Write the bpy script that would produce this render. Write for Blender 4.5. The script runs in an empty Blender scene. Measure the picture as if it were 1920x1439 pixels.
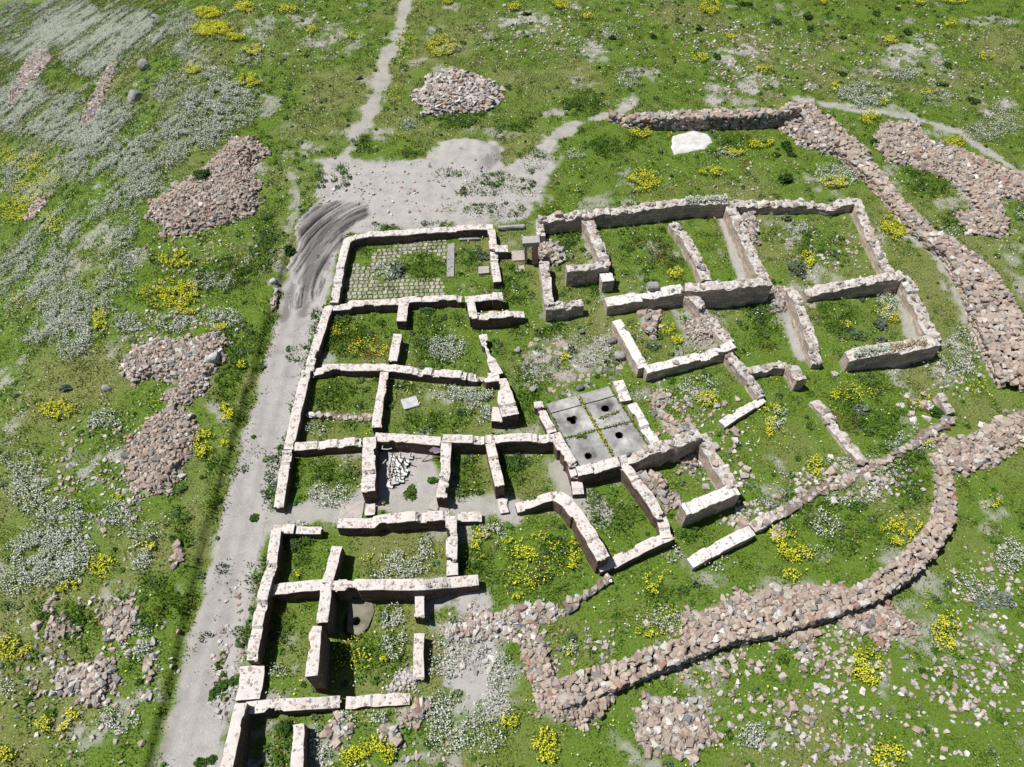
import bpy, bmesh, math, random
import numpy as np
from mathutils import Vector

random.seed(7)
rng = np.random.default_rng(11)
scene = bpy.context.scene
COL = scene.collection

# ------------------------------------------------------------------ camera
CAM_H, PITCH, FOC = 40.0, math.radians(53.4), 1400.0      # height, degrees below horizon, focal in 1920-px units
cam_d = bpy.data.cameras.new('camera')
cam_d.sensor_width = 36.0
cam_d.lens = 36.0 * FOC / 1920.0
cam_d.clip_end = 3000.0
cam = bpy.data.objects.new('camera', cam_d)
COL.objects.link(cam)
cam.location = (0, 0, CAM_H)
cam.rotation_euler = (math.pi / 2 - PITCH, 0, 0)
scene.camera = cam

# ------------------------------------------------------------------ sky, sun, exposure
SUN = Vector((-0.46, 0.09, 1.0)).normalized()
elev = math.asin(SUN.z)
azim = math.atan2(SUN.x, SUN.y)
world = bpy.data.worlds.new('World')
scene.world = world
world.use_nodes = True
wn = world.node_tree
sky = wn.nodes.new('ShaderNodeTexSky')
sky.sky_type = 'NISHITA'
sky.sun_disc = False
sky.sun_elevation = elev
sky.sun_rotation = azim
bg = wn.nodes['Background']
bg.inputs['Strength'].default_value = 0.05
wn.links.new(sky.outputs[0], bg.inputs['Color'])
sd = bpy.data.lights.new('sun', 'SUN')
sd.energy = 5.0
sd.angle = math.radians(0.5)
sd.color = (1.0, 0.98, 0.945)
so = bpy.data.objects.new('sun', sd)
COL.objects.link(so)
so.rotation_euler = SUN.to_track_quat('Z', 'Y').to_euler()
so.location = (-30, 40, 90)
scene.view_settings.view_transform = 'Standard'
scene.view_settings.look = 'None'
scene.view_settings.exposure = 0.5
scene.view_settings.gamma = 1.0

# ------------------------------------------------------------------ noise helpers
def _hash(ix, iy, seed):
    n = (ix.astype(np.int64) * 374761393 + iy.astype(np.int64) * 668265263 + seed * 974634541) & 0x7fffffff
    n = ((n ^ (n >> 13)) * 1274126177) & 0x7fffffff
    n = n ^ (n >> 16)
    return (n & 0xffff) / 65535.0

def vnoise(x, y, scale, seed=0):
    x = np.asarray(x, float) / scale; y = np.asarray(y, float) / scale
    ix = np.floor(x); iy = np.floor(y)
    fx = x - ix; fy = y - iy
    fx = fx * fx * (3 - 2 * fx); fy = fy * fy * (3 - 2 * fy)
    a = _hash(ix, iy, seed); b = _hash(ix + 1, iy, seed)
    c = _hash(ix, iy + 1, seed); d = _hash(ix + 1, iy + 1, seed)
    return (a * (1 - fx) + b * fx) * (1 - fy) + (c * (1 - fx) + d * fx) * fy

def fbm(x, y, scale, seed=0, octv=3):
    s = 0.0; a = 1.0; t = 0.0
    for o in range(octv):
        s = s + a * vnoise(x, y, scale / (2 ** o), seed + 17 * o)
        t += a; a *= 0.55
    return s / t

def sstep(a, b, x):
    t = np.clip((x - a) / (b - a), 0, 1)
    return t * t * (3 - 2 * t)

# ------------------------------------------------------------------ place on the ground seen from the survey height
CF, SF = math.cos(PITCH), math.sin(PITCH)
def ray(u, v):
    a = (np.asarray(u, float) - 960.0) / FOC
    b = (719.5 - np.asarray(v, float)) / FOC
    return a, CF + b * SF, -SF + b * CF

def proj(x, y, z):
    dz = z - CAM_H
    w = y * CF - dz * SF
    b = (y * SF + dz * CF)
    return 960.0 + FOC * x / w, 719.5 - FOC * b / w

def plane_xy(u, v, z):
    a, dy, dz = ray(u, v)
    t = (z - CAM_H) / dz
    return a * t, dy * t

# edge of the plateau on the left: beyond it the hillside falls away
_e = np.array([(-80, 940), (60, 800), (170, 660), (270, 450), (340, 260), (430, 90), (520, -60)], float)
ex, ey = plane_xy(_e[:, 0], _e[:, 1], 0.0)
k = np.argsort(ey)
ex, ey = ex[k], ey[k]

def base_h(x, y):
    x = np.asarray(x, float); y = np.asarray(y, float)
    edge = np.interp(y, ey, ex)
    lo = ex[0] - (ey[0] - y) * 1.0
    edge = np.where(y < ey[0], lo, edge)
    hi = ex[-1] + (y - ey[-1]) * 0.35
    edge = np.where(y > ey[-1], hi, edge)
    d = np.maximum(edge - x, 0.0) * 0.87
    s = -0.50 * (np.sqrt(d * d + 9.0) - 3.0)
    s = np.maximum(s, -26 + 0.2 * s)
    return s

def U2G(u, v, z0=0.0, hf=base_h):
    u = np.asarray(u, float); v = np.asarray(v, float)
    z = np.zeros(np.broadcast(u, v).shape)
    for _ in range(40):
        x, y = plane_xy(u, v, z + z0)
        z = 0.5 * z + 0.5 * hf(x, y)
    x, y = plane_xy(u, v, z + z0)
    return x, y

def vs(v):      # px per vertical metre at picture row v
    a = math.atan2(719.5 - v, FOC)
    dep = PITCH - a
    D = CAM_H / math.sin(dep)
    return FOC / (D * math.cos(a)) * math.cos(dep) / math.cos(a)
def hs(v):      # px per horizontal metre across the picture at row v
    a = math.atan2(719.5 - v, FOC)
    D = CAM_H / math.sin(PITCH - a)
    return FOC / (D * math.cos(a))

# ------------------------------------------------------------------ raster of the site (0.15 m cells)
GX0, GX1, GY0, GY1, GS = -118.0, 66.0, 0.0, 150.0, 0.16
gx = np.arange(GX0, GX1 + 1e-6, GS); gy = np.arange(GY0, GY1 + 1e-6, GS)
NX, NY = len(gx), len(gy)
MX, MY = np.meshgrid(gx, gy)
Hmap = base_h(MX, MY)
Dirt = np.zeros_like(MX); Mud = np.zeros_like(MX); Bare = np.zeros_like(MX); Lush = np.zeros_like(MX); Block = np.zeros_like(MX); Thin = np.zeros_like(MX); Brown = np.zeros_like(MX)

def poly_sd(px, py, pts):
    """signed distance, positive inside"""
    inside = np.zeros(px.shape, bool); dist = np.full(px.shape, 1e9)
    n = len(pts)
    for i in range(n):
        x0, y0 = pts[i]; x1, y1 = pts[(i + 1) % n]
        dx, dy = x1 - x0, y1 - y0
        L = dx * dx + dy * dy + 1e-12
        t = np.clip(((px - x0) * dx + (py - y0) * dy) / L, 0, 1)
        dist = np.minimum(dist, np.hypot(px - x0 - t * dx, py - y0 - t * dy))
        c = ((y0 > py) != (y1 > py)) & (px < (x1 - x0) * (py - y0) / (y1 - y0 + 1e-12) + x0)
        inside ^= c
    return np.where(inside, dist, -dist)

def line_d(px, py, pts):
    dist = np.full(px.shape, 1e9)
    for i in range(len(pts) - 1):
        x0, y0 = pts[i]; x1, y1 = pts[i + 1]
        dx, dy = x1 - x0, y1 - y0
        L = dx * dx + dy * dy + 1e-12
        t = np.clip(((px - x0) * dx + (py - y0) * dy) / L, 0, 1)
        dist = np.minimum(dist, np.hypot(px - x0 - t * dx, py - y0 - t * dy))
    return dist

def window(pts, m):
    a = np.array(pts)
    i0 = max(0, int((a[:, 0].min() - m - GX0) / GS)); i1 = min(NX, int((a[:, 0].max() + m - GX0) / GS) + 2)
    j0 = max(0, int((a[:, 1].min() - m - GY0) / GS)); j1 = min(NY, int((a[:, 1].max() + m - GY0) / GS) + 2)
    return slice(j0, max(j1, j0 + 1)), slice(i0, max(i1, i0 + 1))

def G(pts):
    a = np.array(pts, float)
    x, y = U2G(a[:, 0], a[:, 1])
    return list(zip(x, y))

def put_poly(M, pts, val=1.0, soft=0.5, ragged=0.8, seed=1, mode='max'):
    g = G(pts); w = window(g, soft + ragged + 0.5)
    X, Y = MX[w], MY[w]
    sd_ = poly_sd(X, Y, g) + ragged * (fbm(X, Y, 1.6, seed, 4) - 0.5) * 2
    m = sstep(-soft / 2, soft / 2, sd_) * val
    if mode == 'max': M[w] = np.maximum(M[w], m)
    elif mode == 'min': M[w] = np.minimum(M[w], 1 - sstep(-soft / 2, soft / 2, sd_) * (1 - val))
    else: M[w] += m

def put_line(M, pts, width, val=1.0, soft=0.5, ragged=0.5, seed=2):
    g = G(pts); w = window(g, width + soft + ragged)
    X, Y = MX[w], MY[w]
    sd_ = width / 2 - line_d(X, Y, g) + ragged * (fbm(X, Y, 1.3, seed, 4) - 0.5) * 2
    M[w] = np.maximum(M[w], sstep(-soft / 2, soft / 2, sd_) * val)

def put_ell(M, u, v, ru, rv, val=1.0, soft=0.6, ragged=0.9, seed=3):
    t = np.linspace(0, 2 * math.pi, 14, endpoint=False)
    put_poly(M, list(zip(u + ru * np.cos(t), v + rv * np.sin(t))), val, soft, ragged, seed + int(u) % 50)

def sample(M, x, y):
    i = np.clip(((x - GX0) / GS), 0, NX - 1.001); j = np.clip(((y - GY0) / GS), 0, NY - 1.001)
    i0 = i.astype(int); j0 = j.astype(int); fi = i - i0; fj = j - j0
    return (M[j0, i0] * (1 - fi) + M[j0, i0 + 1] * fi) * (1 - fj) + (M[j0 + 1, i0] * (1 - fi) + M[j0 + 1, i0 + 1] * fi) * fj

def ground(x, y):
    x = np.asarray(x, float); y = np.asarray(y, float)
    return sample(Hmap, x, y)

# ---- roads, bare earth
ROAD = [(278, 1490), (330, 1290), (372, 1130), (402, 1000), (432, 890), (480, 730), (508, 625), (528, 560), (545, 500), (572, 410), (600, 372), (640, 420), (634, 470), (614, 560), (590, 640), (566, 740), (540, 850), (520, 930), (512, 980), (500, 1010), (480, 1100), (462, 1200), (440, 1300), (425, 1390), (412, 1490)]
YARD = [(598, 385), (590, 300), (640, 290), (700, 300), (800, 300), (830, 268), (900, 262), (940, 282), (946, 312), (990, 276), (1036, 252), (1052, 262), (1036, 290), (1024, 330), (1036, 370), (1000, 405), (930, 418), (840, 425), (700, 432), (650, 440), (632, 440)]
MUD = [(548, 500), (566, 420), (592, 386), (690, 384), (690, 400), (660, 425), (628, 470), (604, 520), (585, 560), (556, 575), (560, 530)]
put_poly(Dirt, ROAD, 1, 0.7, 0.45, 5)
put_poly(Dirt, YARD, 1, 1.0, 1.5, 6)
put_line(Dirt, [(1030, 262), (1085, 232), (1120, 222), (1180, 200)], 0.9, 0.85, 0.6, 0.9)
put_line(Dirt, [(775, -40), (748, 60), (728, 110), (712, 160), (695, 205), (670, 250), (645, 300)], 1.3, 0.85, 0.9, 1.0)
put_line(Dirt, [(1500, 185), (1600, 205), (1700, 218), (1745, 232), (1800, 250), (1850, 285), (1930, 335)], 1.0, 0.85, 0.6, 0.7)
put_line(Dirt, [(1690, 440), (1750, 465), (1790, 515), (1812, 600)], 1.0, 0.8, 0.6, 0.7)
put_line(Dirt, [(498, 980), (560, 968), (640, 952), (690, 935)], 1.6, 0.9, 0.6, 0.7)
put_line(Dirt, [(550, 320), (555, 380), (535, 450), (525, 540)], 0.7, 0.6, 0.5, 0.6)
put_line(Dirt, [(1352, 405), (1375, 470), (1396, 532)], 0.7, 0.9, 0.4, 0.3)
put_line(Dirt, [(1466, 560), (1488, 640), (1502, 668)], 0.8, 0.9, 0.4, 0.3)
put_line(Dirt, [(1092, 440), (1110, 500), (1130, 560)], 0.6, 0.7, 0.4, 0.3)
put_line(Dirt, [(1060, 880), (1090, 950), (1115, 960)], 2.2, 0.8, 0.6, 0.5)
put_line(Dirt, [(1268, 560), (1300, 620), (1340, 640)], 1.6, 0.7, 0.6, 0.5)
put_line(Dirt, [(1605, 395), (1640, 480), (1670, 520)], 1.0, 0.8, 0.5, 0.4)
put_line(Dirt, [(1692, 560), (1712, 620), (1735, 640)], 1.5, 0.8, 0.5, 0.5)
put_poly(Dirt, [(708, 845), (822, 840), (815, 940), (770, 935), (700, 940)], 1.0, 0.5, 0.5, 7)
put_line(Dirt, [(700, 945), (820, 950), (900, 950), (950, 960)], 1.4, 0.9, 0.6, 0.5)
put_line(Dirt, [(880, 970), (925, 945), (960, 960)], 1.6, 0.8, 0.5, 0.4)
for e in [(860, 1130, 45, 22), (885, 1265, 75, 65), (860, 1180, 50, 30), (1170, 985, 25, 12), (1700, 690, 60, 25), (1780, 670, 45, 40), (1080, 150, 14, 22), (1180, 192, 40, 6), (1040, 215, 30, 10), (930, 215, 25, 8), (1120, 165, 15, 6),
          (110, 1060, 50, 26), (165, 870, 50, 28), (60, 905, 40, 20), (300, 640, 60, 16), (400, 798, 22, 14), (200, 860, 40, 20), (270, 690, 20, 10), (330, 345, 25, 12), (545, 245, 30, 20), (570, 275, 30, 16), (470, 320, 22, 12), (1545, 335, 40, 20),
          (1385, 100, 60, 40), (1420, 160, 50, 25), (1340, 180, 20, 30), (1120, 90, 25, 30), (1445, 178, 22, 10), (1700, 100, 60, 40), (1880, 200, 40, 30), (980, 45, 50, 30), (620, 90, 25, 40), (480, 60, 40, 20), (560, 40, 30, 20),
          (1310, 1240, 60, 40), (1340, 1320, 40, 40), (1450, 1380, 50, 40), (1700, 1200, 20, 30), (1840, 1200, 40, 25), (1480, 1100, 50, 14), (1680, 1050, 20, 14), (180, 1380, 60, 40), (230, 1120, 40, 20), (60, 1280, 40, 20), (300, 1260, 30, 40), (1560, 780, 10, 20), (1480, 950, 60, 20), (1640, 880, 70, 16), (1400, 980, 20, 10), (1270, 1040, 30, 15), (520, 1420, 40, 30), (1450, 420, 20, 12), (1230, 470, 40, 20), (1330, 470, 20, 20), (490, 1330, 40, 30), (880, 1290, 60, 40), (440, 1250, 25, 60), (420, 1380, 30, 50), (1060, 680, 80, 50), (1110, 640, 50, 30)]:
    put_ell(Bare, e[0], e[1], e[2] * 0.85, e[3] * 0.85, 0.66, 1.6, 1.6)
for e in [(640, 335, 18, 26), (680, 270, 20, 14), (925, 345, 50, 22), (880, 395, 50, 14), (960, 395, 36, 14), (850, 325, 36, 10), (1000, 300, 24, 20), (760, 290, 30, 8), (820, 420, 40, 5), (600, 340, 10, 30), (985, 350, 26, 20), (720, 428, 26, 5), (925, 300, 20, 8), (870, 360, 26, 10), (480, 835, 12, 20), (425, 1080, 12, 26), (468, 885, 8, 4), (405, 1158, 8, 8), (600, 470, 12, 22)]:
    put_ell(Lush, e[0], e[1], e[2], e[3], 0.8, 0.6, 0.8)
put_poly(Mud, MUD, 1, 0.6, 0.5, 9)
put_line(Mud, [(585, 520), (576, 560), (568, 590)], 0.5, 0.8, 0.4, 0.3)
put_line(Mud, [(552, 520), (540, 570), (532, 600)], 0.5, 0.8, 0.4, 0.3)

for e in [(880, 1270, 70, 60), (860, 1130, 42, 18), (930, 1190, 40, 20), (90, 1060, 34, 20), (840, 1330, 30, 40)]:
    put_ell(Dirt, e[0], e[1], e[2], e[3], 0.75, 1.2, 1.8)
for e in [(1228, 468, 36, 22), (1345, 478, 16, 20), (520, 1185, 12, 36), (490, 1400, 16, 34), (1330, 420, 16, 10), (1440, 650, 20, 10), (1570, 810, 40, 26), (1450, 860, 40, 20), (850, 110, 70, 24), (1665, 78, 26, 12), (690, 650, 40, 20), (1400, 320, 50, 16)]:
    put_ell(Brown, e[0], e[1], e[2], e[3], 0.8, 1.0, 1.6)
# dense weeds: room edges, road bank, wall feet
for e in [(560, 1030, 30, 40), (520, 1170, 20, 60), (700, 1230, 60, 40), (880, 905, 22, 40), (960, 880, 36, 30), (1030, 410, 20, 30), (1060, 450, 24, 30), (1100, 545, 40, 12), (800, 640, 40, 50), (640, 630, 60, 40), (640, 745, 50, 30), (630, 800, 40, 16), (820, 790, 60, 16), (700, 470, 50, 10), (800, 500, 30, 30), (880, 490, 20, 30), (960, 540, 30, 40), (1010, 620, 60, 8), (1500, 960, 80, 40), (1700, 900, 50, 60), (1220, 950, 30, 40), (1300, 1000, 40, 10), (1140, 960, 40, 40), (1300, 590, 20, 20), (1420, 610, 40, 40), (1640, 760, 70, 60), (1800, 420, 30, 20), (1740, 340, 40, 30), (1600, 1000, 60, 40), (1250, 1110, 60, 30), (420, 520, 60, 30), (450, 640, 30, 40), (440, 720, 20, 40), (300, 1130, 50, 40), (400, 900, 15, 60), (340, 1000, 20, 80), (510, 905, 12, 40), (470, 1080, 14, 40), (480, 1220, 10, 40), (1000, 730, 24, 60), (960, 820, 30, 10), (120, 1170, 60, 30), (540, 1400, 25, 40), (350, 370, 30, 30), (1350, 270, 60, 20), (590, 590, 6, 12), (560, 680, 8, 60), (500, 460, 30, 50), (860, 220, 60, 20), (960, 235, 40, 14), (1100, 190, 40, 20), (1150, 275, 60, 16)]:
    put_ell(Lush, e[0], e[1], e[2], e[3], 1.0, 1.0, 1.0)
for e in [(690, 1225, 60, 34), (720, 1150, 14, 30), (900, 1060, 20, 40), (1000, 1090, 60, 30), (1060, 1020, 30, 40), (880, 1080, 20, 12), (1230, 480, 30, 30), (1180, 450, 20, 30), (1330, 450, 12, 40), (1540, 460, 50, 30), (1580, 590, 40, 40), (620, 890, 40, 20), (570, 880, 14, 30), (690, 610, 30, 14), (830, 600, 40, 14), (690, 720, 20, 8), (760, 730, 20, 16)]:
    put_ell(Lush, e[0], e[1], e[2], e[3], 0.9, 1.0, 1.4)
put_line(Lush, [(616, 575), (600, 590), (588, 640), (566, 720), (553, 790), (530, 850), (512, 900), (505, 955)], 0.7, 1.0, 0.6, 0.8, 12)
put_line(Lush, [(505, 1010), (490, 1080), (470, 1150), (455, 1240)], 0.6, 1.0, 0.6, 1.1, 13)
put_line(Lush, [(300, 1439), (335, 1290), (370, 1140), (395, 1010), (425, 900), (470, 740), (500, 640), (515, 560), (530, 490)], 0.6, 0.5, 0.8, 2.2)

# road bank on the left: the meadow stands about half a metre above the road
BANK = G([(268, 1490), (318, 1300), (358, 1140), (390, 1000), (421, 890), (468, 735), (497, 630), (518, 560), (534, 500), (556, 430)])
bx = np.array([p[0] for p in BANK]); by = np.array([p[1] for p in BANK]); kk = np.argsort(by)
edge_x = np.interp(MY, by[kk], bx[kk], left=bx[kk][0], right=bx[kk][-1]) + 0.25 * (vnoise(MX, MY, 1.2, 8) - 0.5)
dl = edge_x - MX
along = sstep(by.max() + 1, by.max() - 5, MY)
Hmap += along * 0.42 * sstep(-0.08, 0.22, dl) * np.exp(-np.maximum(dl, 0) / 9.0)
Hmap += 0.30 * (fbm(MX, MY, 9.0, 21, 3) - 0.5) * sstep(0, 6, np.maximum(dl, MX - 38) ) + 0.05 * (fbm(MX, MY, 0.8, 22, 2) - 0.5) * (1 - 0.7 * Dirt)
# tyre ruts: curved ridges round the inside corner of the turn
cx_, cy_ = plane_xy(735, 545, 0)
R_ = np.hypot(MX - cx_, (MY - cy_) * 0.75) + 0.35 * fbm(MX, MY, 2.0, 31, 2)
Hmap -= Mud * 0.10
for ln_ in ([(300, 1439), (352, 1290), (392, 1150), (425, 1020), (452, 910), (500, 740), (530, 620), (556, 540)], [(345, 1439), (385, 1290), (425, 1150), (455, 1020), (482, 910), (528, 740), (556, 620), (590, 520)]):
    put_line(Mud, ln_, 0.5, 0.26, 0.6, 0.35, 19)
    put_line(Mud, [(u + 9, v) for u, v in ln_], 0.25, 0.10, 0.4, 0.3, 23)
# spoil mounds
def mound(pts, h, seed, rough=0.12):
    g = G(pts); w = window(g, 1.0)
    X, Y = MX[w], MY[w]
    sd_ = poly_sd(X, Y, g)
    s = np.clip(sd_ / (0.45 * max(sd_.max(), 0.3)), 0, 1)
    Hmap[w] += h * np.sqrt(s) * s ** 0.3 * (0.75 + 0.5 * fbm(X, Y, 1.4, seed, 3)) + rough * s * (fbm(X, Y, 0.6, seed + 5, 2) - 0.5)
    return g
mound([(822, 268), (850, 262), (895, 262), (935, 276), (938, 300), (915, 322), (890, 322), (850, 300), (826, 290)], 0.5, 41, 0.2)
put_poly(Dirt, [(822, 268), (850, 262), (895, 262), (935, 276), (938, 300), (915, 322), (890, 322), (850, 300), (826, 290)], 1, 0.5, 0.3, 3)

# ------------------------------------------------------------------ mesh building
def mk(name, V, F, mat, col=None, uv=None, parent=None, smooth=False, link=True):
    V = np.ascontiguousarray(V, np.float32); F = np.ascontiguousarray(F, np.int32)
    me = bpy.data.meshes.new(name)
    n, m, kf = len(V), len(F), F.shape[1]
    me.vertices.add(n); me.vertices.foreach_set('co', V.ravel())
    me.loops.add(m * kf); me.loops.foreach_set('vertex_index', F.ravel())
    me.polygons.add(m)
    me.polygons.foreach_set('loop_start', np.arange(0, m * kf, kf, dtype=np.int32))
    me.polygons.foreach_set('loop_total', np.full(m, kf, np.int32))
    me.polygons.foreach_set('use_smooth', np.full(m, bool(smooth)))
    if uv is not None:
        l = me.uv_layers.new(name='UVMap')
        l.data.foreach_set('uv', np.ascontiguousarray(uv, np.float32)[F.ravel()].ravel())
    if col is not None:
        a = me.color_attributes.new('Col', 'FLOAT_COLOR', 'POINT')
        c = np.ones((n, 4), np.float32); c[:, :3] = col
        a.data.foreach_set('color', c.ravel())
    if mat: me.materials.append(mat)
    me.update(calc_edges=True)
    if not link: return me
    o = bpy.data.objects.new(name, me)
    COL.objects.link(o)
    if parent is not None: o.parent = parent
    return o

def tag(o, label, cat=None, group=None, kind=None):
    if label: o['label'] = label
    if cat: o['category'] = cat
    if group: o['group'] = group
    if kind: o['kind'] = kind
    elif cat: o['kind'] = 'thing'
    return o

class MB:
    """collects shapes; everything stored as triangles"""
    def __init__(s): s.v = []; s.f = []; s.c = []; s.n = 0
    def add(s, V, F, c=(1, 1, 1)):
        V = np.asarray(V, float); s.v.append(V)
        T = []
        for f in F:
            for i in range(1, len(f) - 1): T.append((f[0], f[i], f[i + 1]))
        s.f.append(np.array(T, int) + s.n); s.c.append(np.tile(np.array(c, float)[:3], (len(V), 1))); s.n += len(V)
    def box(s, c, size, rz=0.0, tilt=(0, 0), jit=0.0, colr=(1, 1, 1)):
        x, y, z = [a / 2 for a in size]
        P = np.array([(-x, -y, -z), (x, -y, -z), (x, y, -z), (-x, y, -z), (-x, -y, z), (x, -y, z), (x, y, z), (-x, y, z)])
        P = P + rng.uniform(-jit, jit, P.shape)
        ca, sa = math.cos(tilt[0]), math.sin(tilt[0]); P = P @ np.array([(1, 0, 0), (0, ca, sa), (0, -sa, ca)])
        ca, sa = math.cos(tilt[1]), math.sin(tilt[1]); P = P @ np.array([(ca, 0, -sa), (0, 1, 0), (sa, 0, ca)])
        ca, sa = math.cos(rz), math.sin(rz); P = P @ np.array([(ca, sa, 0), (-sa, ca, 0), (0, 0, 1)])
        s.add(P + np.array(c), [(0, 3, 2, 1), (4, 5, 6, 7), (0, 1, 5, 4), (1, 2, 6, 5), (2, 3, 7, 6), (3, 0, 4, 7)], colr)
    def tube(s, p0, p1, r, n=8, r1=None, colr=(1, 1, 1)):
        p0, p1 = Vector(p0), Vector(p1); d = (p1 - p0).normalized()
        a = d.orthogonal().normalized(); b = d.cross(a); r1 = r if r1 is None else r1
        P = []
        for p, rr in ((p0, r), (p1, r1)):
            for i in range(n):
                t = 2 * math.pi * i / n
                P.append(p + (a * math.cos(t) + b * math.sin(t)) * rr)
        F = [(i, (i + 1) % n, n + (i + 1) % n, n + i) for i in range(n)] + [tuple(range(n - 1, -1, -1)), tuple(range(n, 2 * n))]
        s.add([tuple(p) for p in P], F, colr)
    def build(s, name, mat, parent=None, smooth=False):
        return mk(name, np.concatenate(s.v), np.concatenate(s.f), mat, np.concatenate(s.c), None, parent, smooth)

# ------------------------------------------------------------------ materials
def newmat(name):
    m = bpy.data.materials.new(name); m.use_nodes = True
    nt = m.node_tree; b = nt.nodes['Principled BSDF']
    b.inputs['Roughness'].default_value = 0.9
    if 'Specular IOR Level' in b.inputs: b.inputs['Specular IOR Level'].default_value = 0.15
    return m, nt, b
def nd(nt, t, **kw):
    n = nt.nodes.new(t)
    for a, v in kw.items(): setattr(n, a, v)
    return n
def noise_n(nt, vec, scale, detail=4, rough=0.6):
    n = nd(nt, 'ShaderNodeTexNoise'); n.inputs['Scale'].default_value = scale; n.inputs['Detail'].default_value = detail; n.inputs['Roughness'].default_value = rough
    nt.links.new(vec, n.inputs['Vector']); return n
def ramp(nt, fac, stops):
    r = nd(nt, 'ShaderNodeValToRGB'); e = r.color_ramp.elements
    while len(e) < len(stops): e.new(0.5)
    for i, (p, c) in enumerate(stops): e[i].position = p; e[i].color = (*c, 1) if len(c) == 3 else c
    nt.links.new(fac, r.inputs[0]); return r
def mix(nt, fac, a, b, mode='MIX'):
    m = nd(nt, 'ShaderNodeMix', data_type='RGBA', blend_type=mode)
    for s, v in ((m.inputs[0], fac), (m.inputs[6], a), (m.inputs[7], b)):
        if isinstance(v, (int, float)): s.default_value = v
        elif isinstance(v, tuple): s.default_value = (*v, 1)
        else: nt.links.new(v, s)
    return m.outputs[2]
def bump(nt, h, b, strength=0.5, dist=0.03):
    n = nd(nt, 'ShaderNodeBump'); n.inputs['Strength'].default_value = strength; n.inputs['Distance'].default_value = dist
    nt.links.new(h, n.inputs['Height']); nt.links.new(n.outputs[0], b.inputs['Normal'])
def objcoord(nt):
    g = nd(nt, 'ShaderNodeNewGeometry'); return g.outputs['Position']

# ground: vertex attribute says where earth is bare (r), how dry (g), mud (b)
m_ground, nt, b = newmat('meadow_ground')
P = objcoord(nt)
at = nd(nt, 'ShaderNodeAttribute', attribute_name='Col')
sp = nd(nt, 'ShaderNodeSeparateColor'); nt.links.new(at.outputs['Color'], sp.inputs[0])
n1 = noise_n(nt, P, 1.1, 6, 0.65); n2 = noise_n(nt, P, 9.0, 5, 0.7); n3 = noise_n(nt, P, 0.25, 3)
soil = ramp(nt, n2.outputs[0], [(0.25, (0.185, 0.177, 0.17)), (0.5, (0.275, 0.265, 0.256)), (0.75, (0.36, 0.35, 0.34))])
soil2 = mix(nt, n3.outputs[0], soil.outputs[0], (0.285, 0.262, 0.243), 'MIX')
grs = ramp(nt, n2.outputs[0], [(0.3, (0.04, 0.075, 0.010)), (0.5, (0.075, 0.125, 0.014)), (0.72, (0.13, 0.17, 0.03))])
dry = ramp(nt, n2.outputs[0], [(0.3, (0.07, 0.082, 0.018)), (0.55, (0.15, 0.15, 0.055)), (0.75, (0.26, 0.235, 0.14))])
gfin = mix(nt, sp.outputs[1], grs.outputs[0], dry.outputs[0])
n4 = ramp(nt, n1.outputs[0], [(0.3, (0.80, 0.79, 0.78)), (0.5, (1.0, 1.0, 1.0)), (0.72, (1.14, 1.12, 1.10))])
soil2 = mix(nt, 1.0, soil2, n4.outputs[0], 'MULTIPLY')
c1 = mix(nt, sp.outputs[0], gfin, soil2)
c2 = mix(nt, sp.outputs[2], c1, (0.105, 0.095, 0.09))
vo = nd(nt, 'ShaderNodeTexVoronoi', feature='F1'); vo.inputs['Scale'].default_value = 5.0; nt.links.new(P, vo.inputs['Vector'])
peb = ramp(nt, vo.outputs['Distance'], [(0.10, (1, 1, 1)), (0.16, (0, 0, 0))])
sel = ramp(nt, nt.nodes.new('ShaderNodeSeparateColor').outputs[0], [(0.7, (0, 0, 0)), (0.72, (1, 1, 1))])
nt.links.new(vo.outputs['Color'], sel.inputs[0].links[0].from_node.inputs[0])
pm = mix(nt, 1.0, peb.outputs[0], sel.outputs[0], 'MULTIPLY')
c3 = mix(nt, pm, c2, (0.46, 0.42, 0.39))
nt.links.new(c3, b.inputs['Base Color'])
bump(nt, n2.outputs[0], b, 0.6, 0.06)

def stone_mat(name, cell=None, spec=0.15):
    m, nt, b = newmat(name)
    P = objcoord(nt)
    at = nd(nt, 'ShaderNodeAttribute', attribute_name='Col')
    n = noise_n(nt, P, 6.0, 6, 0.7)
    r = ramp(nt, n.outputs[0], [(0.25, (0.62, 0.60, 0.58)), (0.55, (1.0, 1.0, 1.0)), (0.8, (1.25, 1.22, 1.2))])
    c = mix(nt, 1.0, at.outputs['Color'], r.outputs[0], 'MULTIPLY')
    nt.links.new(c, b.inputs['Base Color'])
    n2 = noise_n(nt, P, 18.0, 4)
    bump(nt, n2.outputs[0], b, 0.5, 0.03)
    return m
m_stone = stone_mat('rough_stone')

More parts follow.
